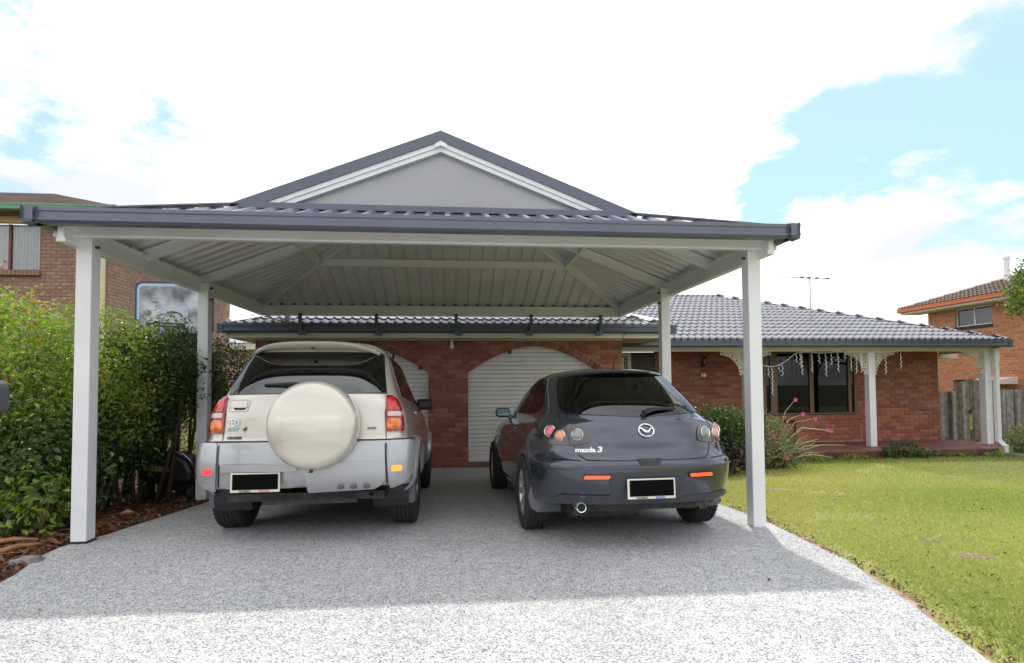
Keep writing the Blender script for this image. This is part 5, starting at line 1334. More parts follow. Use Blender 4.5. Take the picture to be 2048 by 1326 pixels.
set_car(C2, (1.485, 5.15), R(1.9), 1.035, 2.64, 1.5)
# ------------------------------------------------------------------ neighbours
# right: orange brick house, its long side wall facing this way
NX = 17.0; NY = 18.36
NH = thing('neighbour_house', 'bright orange brick house with orange gutter and brown tiled roof behind the paling fence', 'house', (NX, 15, -.3), group='neighbouring houses')
nw_open = lambda z: ([(.99, 2.30)] if 3.13 < z < 3.74 else []) + ([(.87, 2.1)] if z < 1.34 else [])
nw = mortar_wall((NX, NY, 0), (0, -1, 0), 0, 10, -.5, 3.76, nw_open, M_mortar_o, NH, back=.2)
nspots = brick_spots(0, 8.0, 0.1, 3.75, lambda z: ([(.95, 2.34)] if 3.02 < z < 3.80 else []) + ([(.87, 2.1)] if z < 1.34 else []), -.20)
wall_bricks(nw, (NX, NY, 0), (0, -1, 0), nspots, BR_ORA, 21, 300, key=lambda s: 0 if (s[0] > 1.6 and s[1] > 1.2) else 1)
MB().box((NX - .02, NY, -.5), (NX + 8, NY + .1, 3.76)).build('end_wall', BR_ORA[0], NH)
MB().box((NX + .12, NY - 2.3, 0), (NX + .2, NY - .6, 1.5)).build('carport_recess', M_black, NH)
nwin = part('window', NH); nwin.location = Vector((NX, 16.7, 3.4)) - world_loc(NH)
y0, y1 = NY - 2.30, NY - .99
fb = MB(); 
for a, b in ((y0, y0 + .035), (y1 - .035, y1), ((y0 + y1) / 2 - .02, (y0 + y1) / 2 + .02)): fb.box((NX + .05, a, 3.14), (NX + .09, b, 3.74))
fb.box((NX + .048, y0, 3.13), (NX + .092, y1, 3.165)); fb.box((NX + .048, y0, 3.71), (NX + .092, y1, 3.74)); fb.build('window_frame', M_white, nwin)
for a, b in ((y0 + .035, (y0 + y1) / 2 - .02), ((y0 + y1) / 2 + .02, y1 - .035)): MB().box((NX + .065, a, 3.165), (NX + .07, b, 3.71)).build('pane', mat('reflective_grey_glass', (.05, .055, .055), .05, spec=.9) if 'reflective_grey_glass' not in MATS else MATS['reflective_grey_glass'], nwin)
ns = part('window_sill', NH); u = y0 - .03
while u < y1: MB().box((NX - .06, u, 3.02), (NX + .05, u + .076, 3.125)).build('sill_brick', M_brdark, ns); u += .087
MB().box((16.42, 5, 3.75), (NX + .1, 19.0, 3.77)).build('soffit', M_soffit, NH)
MB().box((16.42, 5, 3.76), (16.45, 19.05, 3.86)).build('fascia', M_fascia, NH)
M_orgut = mat('orange_painted_gutter', (.62, .17, .06), .5, noise=(4, .08))
gutter((16.43, 5, 3.83), (16.43, 19.1, 3.83), (-1, 0, 0), M_orgut, NH, h_=.14, w=.10)
gutter((16.4, 19.05, 3.83), (26, 19.05, 3.83), (0, 1, 0), M_orgut, NH, h_=.14, w=.10)
rt = .36; rz = 3.96
nr_ = MB(); nr_.add([(16.38, 19.1, rz), (16.38, 3, rz), (16.38 + 5, 8, rz + 5 * rt), (16.38 + 5, 14.1, rz + 5 * rt)], [(0, 1, 2, 3)]); nr_.add([(16.38, 19.1, rz), (21.4, 14.1, rz + 5 * rt), (26.4, 19.1, rz)], [(0, 1, 2)])
nroof = nr_.build('roof', M_tile2, NH); tm2 = tile_mesh(M_tile2)
slr = math.sqrt(1 + rt * rt)
tile_plane(nroof, 'tile', (16.36, 19.1, rz), (0, -1, 0), (1, 0, rt), 34, 14, lambda u, v: u > v / slr - .04, M_tile2, tm2, 160, front=lambda q: (q[1] + q[0]))
ridge_caps(nroof, (16.42, 19.06, rz + .03), (21.38, 14.1, rz + 5 * rt + .04), mat('dark_ridge_cap', (.14, .09, .07), .5, noise=(5, .1)))
fl = MB().lathe([(4.2, .075), (5.24, .075), (5.24, .095), (5.33, .095), (5.33, .0)], (17.84, 16.3, 0), 'z', 16); fl.lathe([(4.72, .08), (4.72, .10), (4.77, .10), (4.77, .08)], (17.84, 16.3, 0), 'z', 16); fl.build('flue', M_white, NH, smooth=40)
# left: brown brick two-storey house
LH = thing('neighbour_house', 'brown brick two-storey house with green gutter and curtained window beyond the hedge', 'house', (-8.5, 14.5, 0), group='neighbouring houses')
lo_front = lambda z: [(3.05, 4.05)] if 4.10 < z < 5.24 else []
lw = mortar_wall((-14, 14.5, 0), (1, 0, 0), 0, 5.5, -.3, 5.25, lambda z: [(2.2, 4.06)] if 4.10 < z < 5.24 else [], M_mortar, LH, name='front_wall')
lsp = brick_spots(0, 5.5, 2.4, 5.2, lambda z: [(2.2, 4.10)] if 3.98 < z < 5.3 else [], -.2)
wall_bricks(lw, (-14, 14.5, 0), (1, 0, 0), lsp, BR_BRN, 31, 130, key=lambda s: 0 if s[0] > 2.9 else 1)
ls = mortar_wall((-8.5, 14.5, 0), (0, 1, 0), 0, 7.6, -.3, 5.25, lambda z: [], M_mortar, LH, name='side_wall')
lsp = brick_spots(.09, 7.6, 1.8, 5.2, lambda z: [], -.2)
wall_bricks(ls, (-8.5, 14.5, 0), (0, 1, 0), lsp, BR_BRN, 33, 170, key=lambda s: s[0])
lwn = part('window', LH); lwn.location = Vector((-10.6, 14.5, 4.6)) - world_loc(LH)
mb = MB()
for a in (-11.8, -10.66, -9.96): mb.box((a, 14.50, 4.10), (a + .05, 14.56, 5.24))
mb.box((-11.8, 14.497, 4.10), (-9.91, 14.563, 4.14)); mb.build('window_frame', mat('red_brown_frame', (.20, .07, .05), .5), lwn)
cu_ = MB(); n = 150; xs = [-11.8 + 1.88 * i / n for i in range(n + 1)]
pr = [(x, 14.60 + .02 * math.sin(i * 1.1) + .008 * math.sin(i * .37)) for i, x in enumerate(xs)]
cu_.add([(x, y, 4.1) for x, y in pr] + [(x, y, 5.25) for x, y in pr], [(i, i + 1, n + 2 + i, n + 1 + i) for i in range(n)]); cu_.build('curtain', mat('pale_sheer_curtain', (.78, .78, .77), .8), lwn, smooth=True)
MB().box((-11.8, 14.53, 4.12), (-9.93, 14.535, 5.22)).build('pane', glass_mat('clear_window_glass', (.9, .92, .92), 1.45), lwn)
sl_ = part('window_sill', LH); u = -11.8
while u < -9.92: MB().box((u, 14.38, 3.99), (u + .076, 14.50, 4.10)).build('sill_brick', BR_BRN[2], sl_); u += .087
sl2 = part('window_sill', LH); u = 15.1
while u < 16.9: MB().box((-8.50, u, 4.50), (-8.38, u + .076, 4.64)).build('sill_brick', BR_BRN[0], sl2); u += .087
MB().box((-8.49, 15.1, 4.65), (-8.45, 16.9, 5.2)).build('side_window', M_black, LH)
MB().box((-14, 14.36, 5.24), (-8.4, 14.47, 5.40)).build('frieze_board', mat('mustard_cream_board', (.56, .43, .17), .6), LH)
MB().box((-14, 13.95, 5.40), (-7.95, 14.5, 5.42)).box((-8.5, 14.5, 5.40), (-7.95, 22.2, 5.42)).build('soffit', mat('brown_soffit', (.20, .13, .06), .7), LH)
M_green = mat('green_painted_gutter', (.13, .30, .17), .5, noise=(4, .08))
gutter((-14, 13.98, 5.42), (-8.0, 13.98, 5.42), (0, -1, 0), M_green, LH, h_=.16, w=.10)
gutter((-8.02, 13.9, 5.42), (-8.02, 22.2, 5.42), (1, 0, 0), M_green, LH, h_=.16, w=.10)
mb = MB(); mb.add([(-14, 13.9, 5.58), (-8.0, 13.9, 5.58), (-12, 18, 7.15), (-14, 18, 7.15)], [(0, 1, 2, 3)]); mb.add([(-8.0, 13.9, 5.58), (-8.0, 22.2, 5.58), (-12, 18, 7.15)], [(0, 1, 2)]); lroof = mb.build('roof', mat('matt_brown_roof', (.075, .05, .038), .95, noise=(2, .3), spec=.1), LH)
0 and tile_plane(lroof, 'tile', (-14, 13.88, 5.585), (1, 0, 0), (0, 1, .25), 20, 12, lambda u, v: 6.0 - u > v * .98, M_tile2, tm2, 0)
MB().box((-8.50, 14.34, -.2), (-8.42, 14.42, 5.40)).build('downpipe', mat('yellow_cream_downpipe', (.62, .56, .33), .5), LH, bevel=.01)
# far left house glimpsed between hedge and garage
FH = thing('neighbour_house', 'pink weatherboard house glimpsed far behind between the hedge and the garage', 'house', (-9.5, 25, -.3), group='neighbouring houses')
z = 0; M_wb = mat('pink_weatherboard', (.60, .38, .30), .7)
fw = MB().box((-13, 25.0, -.4), (-8.3, 25.1, 2.86)).build('wall', M_wb, FH)
while z < 2.8: MB().add([(-13, 24.99, z + .15), (-8.3, 24.99, z + .15), (-8.3, 24.95, z), (-13, 24.95, z)], [(0, 1, 2, 3)]).build('weatherboard', M_wb, fw); z += .15
MB().box((-13.3, 24.5, 2.86), (-8.0, 25.1, 3.08)).build('fascia', M_fascia, FH)
MB().prism([(-13.3, 24.5, 3.08), (-8.0, 24.5, 3.08), (-9.5, 27, 3.75), (-13.3, 27, 3.75)], (0, 0, .05)).build('roof', M_tile, FH)

# paling fence and gate between the houses
FE = thing('paling_fence', 'weathered grey timber paling fence with moss at its foot beside the veranda', 'fence', (13, 13.25, -.3))
def palings(parent, x0, x1, yy, top, tall=0):
    x = x0
    while x < x1:
        w = rnd.uniform(.085, .10); t = top(x) + rnd.uniform(-.02, .02)
        MB().box((x, yy + rnd.uniform(-.006, .006), ground_z(x, yy) - .05), (x + w, yy + .018, t)).build('paling', rnd.choice([M_timber, M_timber, M_timber2, M_timber3]), parent)
        x += w + rnd.uniform(.004, .014)
palings(FE, 11.55, 12.78, 13.25, lambda x: 1.035)
palings(FE, 13.92, 17.0, 13.25, lambda x: 1.06)
for x in (12.70, 14.55, 16.3): MB().box((x, 13.15, -.4), (x + .10, 13.23, 1.05)).build('fence_post', M_timber3, FE, bevel=.008)
for z in (.15, .75): MB().box((11.55, 13.275, z), (17.0, 13.31, z + .08)).build('rail', M_timber2, FE)
GA = thing('timber_gate', 'taller weathered timber gate with a mustard patch set into the paling fence', 'gate', (13.3, 13.2, -.3))
palings(GA, 12.82, 13.90, 13.2, lambda x: 1.31)
for z in (.1, 1.0): MB().box((12.82, 13.225, z), (13.90, 13.26, z + .09)).build('rail', M_timber2, GA)
MB().box((13.20, 13.185, .05), (13.27, 13.192, .44)).build('mustard_patch', mat('mustard_stain', (.42, .30, .12), .9, noise=(15, .4)), GA)
MB().lathe([(13.184, 0), (13.184, .048), (13.19, .048)], (13.235, 0, .52), 'y', 12).build('latch_hole', M_black, GA)
AW = thing('patio_cover', 'low white metal patio cover against the orange brick wall at the right edge', 'awning', (16.6, 15.6, -.3))
MB().prism([(16.12, 15.3, 1.20), (19.0, 15.3, 1.20), (19.0, 15.3, 1.44), (16.8, 15.3, 1.42), (16.12, 15.3, 1.28)], (0, .9, 0)).build('roof_panel', M_white, AW, bevel=.01)
MB().box((15.9, 15.32, 1.17), (16.14, 16.1, 1.24)).build('edge_beam', M_timber2, AW)
MB().box((16.42, 15.4, -.4), (16.50, 15.48, 1.2)).build('support_post', M_under, AW)

# ------------------------------------------------------------------ vegetation
def set_tint(me, vals):
    at = me.attributes.new('tint', 'FLOAT', 'POINT'); at.data.foreach_set('value', vals)
def leaves_mesh(name, C, Nn, L_, Wd, tint, m_, fold=.25):
    """C centres (n,3), Nn facing (n,3), L_/Wd sizes; each leaf is a folded pointed blade"""
    n = len(C); A = nr.normal(size=(n, 3)); A -= Nn * (A * Nn).sum(1)[:, None]; A /= np.linalg.norm(A, axis=1)[:, None]; Bv = np.cross(Nn, A)
    L_ = L_[:, None]; Wd = Wd[:, None]
    V = np.stack([C - A * L_ * .5, C - A * L_ * .12 - Bv * Wd * .5 + Nn * Wd * fold, C + A * L_ * .22 - Bv * Wd * .38 + Nn * Wd * fold * .7, C + A * L_ * .5 - Nn * L_ * .12,
                  C + A * L_ * .22 + Bv * Wd * .38 + Nn * Wd * fold * .7, C - A * L_ * .12 + Bv * Wd * .5 + Nn * Wd * fold, C + A * L_ * .05], 1).reshape(-1, 3)
    base = (np.arange(n) * 7)[:, None]; F = np.array([[0, 6, 1, 0], [1, 6, 2, 1], [2, 6, 3, 2], [3, 6, 4, 3], [4, 6, 5, 4], [5, 6, 0, 5]])[:, :3]
    Fa = (base[:, :, None] + F[None]).reshape(-1, 3)
    me = bpy.data.meshes.new(name); me.from_pydata(V.tolist(), [], Fa.tolist()); me.materials.append(m_); set_tint(me, np.repeat(tint, 7).astype(np.float32)); me.update(); return me
def blob_leaves(blobs, n, size, seed, up=.35, clump=.16, inner=.55):
    g_ = np.random.default_rng(seed); vol = np.array([b[3] * b[4] * b[5] for b in blobs]) ** .67; k = g_.choice(len(blobs), n, p=vol / vol.sum())
    d = g_.normal(size=(n, 3)); d /= np.linalg.norm(d, axis=1)[:, None]
    # clumps: pull the leaves to random sprig heads
    nc = max(8, n // 26); hd = g_.normal(size=(nc, 3)); hd /= np.linalg.norm(hd, axis=1)[:, None]; hr = g_.uniform(.80, 1.12, nc); hk = g_.choice(len(blobs), nc, p=vol / vol.sum())
    idx = g_.integers(0, nc, n); use = g_.random(n) < .72; k = np.where(use, hk[idx], k)
    r_ = np.where(use, hr[idx], inner + (1.0 - inner) * g_.random(n) ** .6)
    d = np.where(use[:, None], hd[idx], d)
    Bc = np.array([b[:3] for b in blobs])[k]; Br = np.array([b[3:6] for b in blobs])[k]
    C = Bc + d * Br * r_[:, None] + np.where(use[:, None], g_.normal(size=(n, 3)) * clump * .5, 0) * 1.0
    Nn = d * .55 + g_.normal(size=(n, 3)) * .55 + np.array([0, 0, up]); Nn /= np.linalg.norm(Nn, axis=1)[:, None]
    L_ = size * g_.uniform(.65, 1.3, n)
    return C, Nn, L_, L_ * g_.uniform(.42, .55, n), g_, idx, use, hd, hr, hk
LF_light = leaf_mat('fresh_hedge_leaves', [(0, (.09, .16, .035)), (.4, (.17, .26, .05)), (.75, (.30, .38, .07)), (.95, (.44, .48, .11)), (1.0, (.55, .24, .10))], .42, .32)
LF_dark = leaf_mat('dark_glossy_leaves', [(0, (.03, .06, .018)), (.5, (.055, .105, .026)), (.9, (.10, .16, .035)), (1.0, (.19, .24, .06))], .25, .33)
LF_shade = leaf_mat('broad_shade_darkened_leaves', [(0, (.035, .07, .02)), (.5, (.065, .125, .03)), (.85, (.12, .20, .04)), (1, (.24, .32, .07))], .2, .3)  # leaf colours darkened to paint in the shade low in the hedge
LF_olive = leaf_mat('olive_grey_leaves', [(0, (.08, .11, .05)), (.5, (.14, .17, .075)), (.85, (.22, .25, .12)), (1, (.32, .28, .16))], .25, .5)
LF_purple = leaf_mat('dark_purple_leaves', [(0, (.018, .015, .022)), (.6, (.035, .03, .042)), (1, (.06, .07, .05))], .1, .4)
LF_tree = leaf_mat('tree_leaves', [(0, (.05, .09, .02)), (.6, (.09, .15, .03)), (.9, (.17, .24, .04)), (1, (.36, .36, .05))], .4)
GRP = {'hedge_shrub': 'shrubs of the hedge on the left', 'ground_plant': 'low plants along the veranda edge and fence', 'weed_tuft': 'weed tufts at the foot of the veranda slab'}
def shrub(name, label, cat, blobs, n, size, m_, seed, group=None, tint_hi=None, stems=9, sz=.03, up=.35, inner=.55, clump=.16, litter=None):
    zb_ = min(b[2] - b[5] for b in blobs); c = blobs[0]
    root = thing(name, label, cat, (c[0], c[1], ground_z(c[0], c[1])), group=group)
    C, Nn, L_, Wd, g_, idx, use, hd, hr, hk = blob_leaves(blobs, n, size, seed, up, clump, inner)
    gz_ = np.array([ground_z(a, b) for a, b in C[:, :2]]); keep = C[:, 2] > gz_ + .03; C, Nn, L_, Wd, idx, use = C[keep], Nn[keep], L_[keep], Wd[keep], idx[keep], use[keep]
    ct = g_.random(len(hd)); tint = np.clip(np.where(use, ct[idx] * .75 + g_.random(len(C)) * .25, g_.random(len(C)) * .7), 0, .97)
    if tint_hi is not None: rr = g_.random(len(hd)) < tint_hi; tint = np.where(use & rr[idx], 1.0, tint)
    me = leaves_mesh('foliage', C, Nn, L_, Wd, tint, m_); o = bpy.data.objects.new('foliage', me); COL.objects.link(o); put(o, root); o['kind'] = 'stuff'
    st = MB(); r_ = random.Random(seed)
    for b in blobs:
        for i in range(stems):
            a = r_.uniform(0, 6.28); q = r_.uniform(.3, .95); p0 = Vector((c[0] + r_.uniform(-.15, .15) + (b[0] - c[0]) * .6, c[1] + r_.uniform(-.15, .15) + (b[1] - c[1]) * .6, ground_z(c[0], c[1]) - .02)); ph = r_.uniform(-.2, .95)
            p2 = Vector((b[0] + b[3] * q * math.cos(a) * math.sqrt(max(.05, 1 - ph * ph)), b[1] + b[4] * q * math.sin(a) * math.sqrt(max(.05, 1 - ph * ph)), b[2] + b[5] * ph * .95)); p1 = p0.lerp(p2, .5) + Vector((r_.uniform(-.12, .12), r_.uniform(-.12, .12), .12))
            p15 = p1.lerp(p2, .5) + Vector((r_.uniform(-.06, .06), r_.uniform(-.06, .06), .02))
            st.tube([p0, p1, p15, p2], [sz, sz * .6, sz * .35, .003], 5)
    st.build('stem', M_bark, root, smooth=True)
    if name in GRP: root['group'] = GRP[name]
    return root
shrub('hedge_shrub', 'tall light green hedge shrub at the left frame edge before the brown brick wall', 'shrub', [(-4.45, 5.80, 1.36, .85, .60, .78), (-5.1, 5.6, 1.4, .6, .6, .75)], 17000, .050, LF_light, 41, tint_hi=.03, stems=10)
shrub('hedge_shrub', 'light green hedge shrub directly behind the front left carport post with orange leaf tips', 'shrub', [(-4.05, 6.75, 1.36, .72, .60, .78), (-3.80, 6.40, 1.10, .48, .42, .52), (-5.0, 6.9, 1.35, .8, .6, .82)], 17000, .048, LF_light, 42, tint_hi=.07, stems=10)
shrub('dark_shrub', 'dense dark green shrub leaning past the rear left carport post beside the silver off-roader', 'shrub', [(-3.80, 7.55, 1.42, .74, .60, .72), (-3.48, 7.45, 1.46, .52, .50, .54), (-3.62, 7.05, 1.38, .46, .42, .54), (-3.33, 6.98, 1.36, .30, .34, .46), (-4.3, 7.9, 1.1, .7, .6, .8), (-3.36, 8.3, 1.42, .46, .4, .48)], 32000, .042, LF_dark, 43, stems=3, clump=.12)
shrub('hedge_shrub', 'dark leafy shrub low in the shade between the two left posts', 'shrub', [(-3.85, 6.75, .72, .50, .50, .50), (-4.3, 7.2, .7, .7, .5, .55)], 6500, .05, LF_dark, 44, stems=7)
shrub('hedge_shrub', 'broad-leaved shrub with leaves darkened for shade filling the bed under the light hedge at the left frame edge', 'shrub', [(-4.10, 5.42, .58, .60, .36, .56), (-4.6, 5.55, .65, .55, .4, .6), (-3.72, 5.75, .55, .34, .32, .48)], 9000, .062, LF_shade, 47, stems=8)
shrub('young_shrub', 'small bright green seedling shrub at the foot of the front left post', 'shrub', [(-3.50, 5.22, .30, .24, .16, .22), (-3.72, 5.30, .34, .18, .16, .2)], 650, .075, LF_light, 45, stems=5, sz=.01)
shrub('yellow_shrub', 'sunlit yellow-green bush seen low behind the dark shrub', 'shrub', [(-4.2, 9.6, .75, .8, .5, .6), (-5.4, 9.8, .9, .8, .5, .7)], 5000, .07, leaf_mat('yellow_green_leaves', [(0, (.16, .2, .03)), (1, (.42, .42, .07))], .4), 46, stems=4)
# orange-tipped sprigs above the hedge top
SP = thing('hedge_sprig', 'thin upright sprig with pink and orange new leaves above the left hedge', 'sprig', (-4.55, 5.9, 1.9))
st = MB(); C = []
for (x, y, z0, z1, dx) in ((-4.62, 5.75, 1.9, 2.42, .12), (-4.58, 5.75, 1.9, 2.28, -.06), (-4.55, 5.8, 1.9, 2.50, .28)):
    pts = [(x + dx * t * t, y, z0 + (z1 - z0) * t) for t in (0, .3, .6, .85, 1)]; st.tube(pts, [.006, .005, .004, .003, .002], 5)
    for i in range(14): t = .35 + .65 * i / 13; C.append((x + dx * t * t + rnd.uniform(-.03, .03), y + rnd.uniform(-.03, .03), z0 + (z1 - z0) * t))
st.build('stem', M_twig, SP); C = np.array(C); n = len(C); Nn = nr.normal(size=(n, 3)); Nn /= np.linalg.norm(Nn, axis=1)[:, None]
me = leaves_mesh('leaf_cluster', C, Nn, np.full(n, .05), np.full(n, .022), nr.random(n), leaf_mat('pink_orange_new_leaves', [(0, (.35, .07, .07)), (.5, (.50, .22, .10)), (1, (.35, .38, .08))], .4)); o = bpy.data.objects.new('leaf_cluster', me); COL.objects.link(o); put(o, SP); o['kind'] = 'stuff'
# strappy plant
STP = thing('strap_leaf_plant', 'strappy green plant with long arching leaves low in the left garden bed', 'plant', (-3.72, 5.15, .0)); r_ = random.Random(5)
M_strap = mat('strap_leaf_green', (.085, .16, .05), .45, noise=(6, .2))
for i in range(22):
    a = r_.uniform(0, 6.28); L_ = r_.uniform(.3, .55); h_ = r_.uniform(.7, 1.1); b = Vector((-3.74, 5.15, ground_z(-3.7, 5.15))); pts = []
    for t in (0, .25, .5, .75, 1): pts.append(b + Vector((math.cos(a) * L_ * t * .7, math.sin(a) * L_ * t * .6, L_ * h_ * (t - .38 * t * t * t))))
    mb = MB(); s = Vector((-math.sin(a), math.cos(a), 0)); w = [.008, .012, .012, .009, .001]
    A = [p - s * q for p, q in zip(pts, w)]; Bq = [p + s * q for p, q in zip(pts, w)]; Cc = [p - Vector((0, 0, .004)) for p in pts]
    mb.add(A + Cc + Bq, [(i_, i_ + 1, 6 + i_, 5 + i_) for i_ in range(4)] + [(5 + i_, 6 + i_, 11 + i_, 10 + i_) for i_ in range(4)]); mb.build('leaf', M_strap, STP, smooth=True)
# shrubs by the veranda
shrub('garden_shrub', 'leafy green shrub between the charcoal hatchback and the front right carport post', 'shrub', [(4.15, 9.0, .42, .50, .4, .42), (4.6, 9.1, .55, .35, .3, .30)], 3200, .065, LF_dark, 51, stems=6, sz=.015)
shrub('purple_shrub', 'dark purple-leaved low plant at the foot of the green shrub beside the charcoal car', 'shrub', [(4.25, 8.72, .10, .42, .22, .26), (4.65, 8.8, .10, .3, .2, .22)], 1300, .06, LF_purple, 52, stems=4, sz=.01, clump=.08)
shrub('flowering_shrub', 'straggly olive grey shrub with pink flowers just right of the front right carport post', 'shrub', [(5.30, 9.25, .28, .50, .40, .40), (5.05, 9.3, .50, .32, .3, .34), (5.85, 9.45, .08, .42, .33, .26)], 3400, .05, LF_olive, 53, stems=16, sz=.013, clump=.14, inner=.35)
FL = bpy.data.objects['flowering_shrub']; M_pink = mat('magenta_petals', (.75, .12, .38), .5); M_pale = mat('pale_dry_stem', (.42, .38, .27), .8)
for k_, (fx, fy, fz) in enumerate(((6.05, 9.45, .98), (6.22, 9.5, .72), (6.45, 9.5, .63), (6.75, 9.6, .42), (6.82, 9.6, .40), (5.35, 9.0, .38), (4.85, 9.1, .60), (5.55, 8.95, .02))):
    mb = MB()
    for q in range(6):
        a = q * math.pi / 3; mb.add([(fx, fy, fz), (fx + .03 * math.cos(a - .4), fy - .02, fz + .03 * math.sin(a - .4)), (fx + .045 * math.cos(a), fy - .012, fz + .045 * math.sin(a)), (fx + .03 * math.cos(a + .4), fy - .02, fz + .03 * math.sin(a + .4))], [(0, 1, 2, 3)])
    mb.build('flower', M_pink, FL); MB().tube([(5.6, 9.35, .1), ((5.6 + fx) / 2, (9.35 + fy) / 2, (fz + .35) / 2 + .1), (fx, fy + .003, fz)], [.007, .005, .003], 5).build('flower_stem', M_pale, FL)
mb = MB(); r_ = random.Random(9)
for i in range(26):
    a = r_.uniform(-.4, 3.5); L_ = r_.uniform(.3, .75); b = Vector((r_.uniform(5.1, 5.8), 9.05, r_.uniform(-.05, .2))); d = Vector((math.cos(a), r_.uniform(-.4, .2), abs(math.sin(a)) * .7))
    mb.tube([b, b + d * L_ * .5 + Vector((0, 0, .06)), b + d * L_], [.008, .006, .003], 5)
mb.build('bare_stem', M_pale, FL, smooth=True)
shrub('ground_plant', 'low dark green spreading plant at the foot of the middle veranda post', 'plant', [(8.95, 10.42, -.10, .42, .16, .20), (9.35, 10.45, -.14, .35, .12, .13)], 1300, .05, LF_dark, 54, stems=3, sz=.006, clump=.06)
shrub('ground_plant', 'dry grassy plant tumbling beside the corner downpipe', 'plant', [(12.35, 11.1, -.1, .30, .25, .22), (12.75, 11.4, -.05, .3, .25, .26)], 900, .07, LF_olive, 55, stems=10, sz=.008)
shrub('ground_plant', 'reddish dry shrub against the fence at the far right edge', 'plant', [(14.3, 12.5, -.12, .5, .35, .30), (13.6, 12.3, -.2, .3, .25, .18)], 1000, .07, leaf_mat('dry_red_green_leaves', [(0, (.12, .13, .05)), (.6, (.22, .16, .07)), (1, (.42, .13, .08))], .3), 56, stems=8, sz=.01)
for i_, (x, y, w_) in enumerate(((6.9, 10.05, .35), (7.7, 10.25, .3), (10.2, 10.42, .3), (11.0, 10.45, .25))):
    shrub('weed_tuft', ['small weeds at the slab foot below the big window left end', 'small weeds at the slab foot below the soldier course sill', 'weeds by the slab between middle and corner veranda posts', 'weeds by the slab corner near the downpipe'][i_], 'weeds', [(x, y, ground_z(x, y) + .03, w_, .1, .10)], 420, .045, LF_light, 60 + i_, stems=2, sz=.004, clump=.05)
# tree at the right frame edge
TR = thing('garden_tree', 'green tree whose drooping crown enters at the right edge before the orange house', 'tree', (11.9, 9.2, ground_z(12, 9)))
tb = [(10.75, 9.05, 2.92, .66, .6, .36), (10.32, 9.0, 2.68, .40, .34, .24), (10.62, 9.0, 2.36, .30, .3, .2), (11.6, 9.2, 3.2, .9, .8, .6), (11.0, 9.1, 2.45, .40, .4, .28), (10.52, 9.0, 3.24, .42, .3, .26), (12.5, 9.4, 3.0, .8, .8, .6), (10.60, 9.0, 2.12, .26, .24, .20)]
C, Nn, L_, Wd, g_, idx, use, hd, hr, hk = blob_leaves(tb, 11000, .065, 71, .3, .12, .4)
me = leaves_mesh('crown', C, Nn, L_, Wd, np.clip(g_.random(len(hd))[idx] * .8 + g_.random(len(C)) * .25, 0, 1), LF_tree); o = bpy.data.objects.new('crown', me); COL.objects.link(o); put(o, TR); o['kind'] = 'stuff'
mb = MB(); mb.tube([(11.95, 9.25, -.35), (11.9, 9.2, .8), (11.8, 9.2, 1.7), (11.7, 9.2, 2.6)], [.11, .09, .08, .05], 10)
for b in tb: mb.tube([(11.8, 9.2, 1.8), ((11.8 + b[0]) / 2, 9.15, b[2] - .25), (b[0], b[1], b[2])], [.045, .03, .008], 7)
mb.build('trunk', M_bark, TR, smooth=True)

# mulch, twigs and dry leaves in the bed
def litter(name, n, poly_fn, size, m_, seed, lift=.01, flat=.6, parent=None, curl=.35):
    g_ = np.random.default_rng(seed); P_ = []
    while len(P_) < n:
        x, y = poly_fn(g_)
        P_.append((x, y, ground_z(x, y) + lift + g_.random() * .015))
    C = np.array(P_); Nn = g_.normal(size=(n, 3)) * flat + np.array([0, 0, 1]); Nn /= np.linalg.norm(Nn, axis=1)[:, None]; L_ = size * g_.uniform(.5, 1.6, n)
    me = leaves_mesh(name, C, Nn, L_, L_ * g_.uniform(.2, .6, n), g_.random(n), m_, fold=curl); o = bpy.data.objects.new(name, me); COL.objects.link(o); o['kind'] = 'stuff'; return o
LIT = leaf_mat('dry_leaf_litter', [(0, (.055, .03, .018)), (.5, (.14, .06, .03)), (.85, (.26, .12, .05)), (1, (.42, .27, .14))], .1, .7)
def bed_pt(g_):
    y = 3.2 + 6.5 * g_.random() ** 1.5; xe = np.interp(y, [2.5, 3.6, 4.2, 4.6, 4.9, 5.25, 6.9, 9.9], [-2.9, -2.9, -2.99, -3.1, -3.14, -3.0, -2.94, -3.0]); return xe - .03 - 1.6 * g_.random() ** 1.2, y
lt = litter('leaf_litter', 6500, bed_pt, .05, LIT, 81)
lt['label'] = 'brown and orange dry leaves and bark covering the left garden bed'; lt['category'] = 'leaf litter'
mb = MB(); r_ = random.Random(82)
for i in range(420):
    y = 3.6 + 2.6 * r_.random(); x = -3.18 - 1.3 * r_.random(); a = r_.uniform(0, 3.14); L_ = r_.uniform(.05, .32); z = ground_z(x, y) + .02 + r_.random() * .03
    d = Vector((math.cos(a) * L_ / 2, math.sin(a) * L_ / 2, r_.uniform(-.02, .02))); c = Vector((x, y, z)); mb.tube([c - d, c + Vector((0, 0, .01)), c + d], [.004, .005, .002], 4)
tw = mb.build('twigs', M_twig, None, kind='stuff'); tw['label'] = 'thin dry reddish twigs scattered over the mulch by the front left post'; tw['category'] = 'twigs'
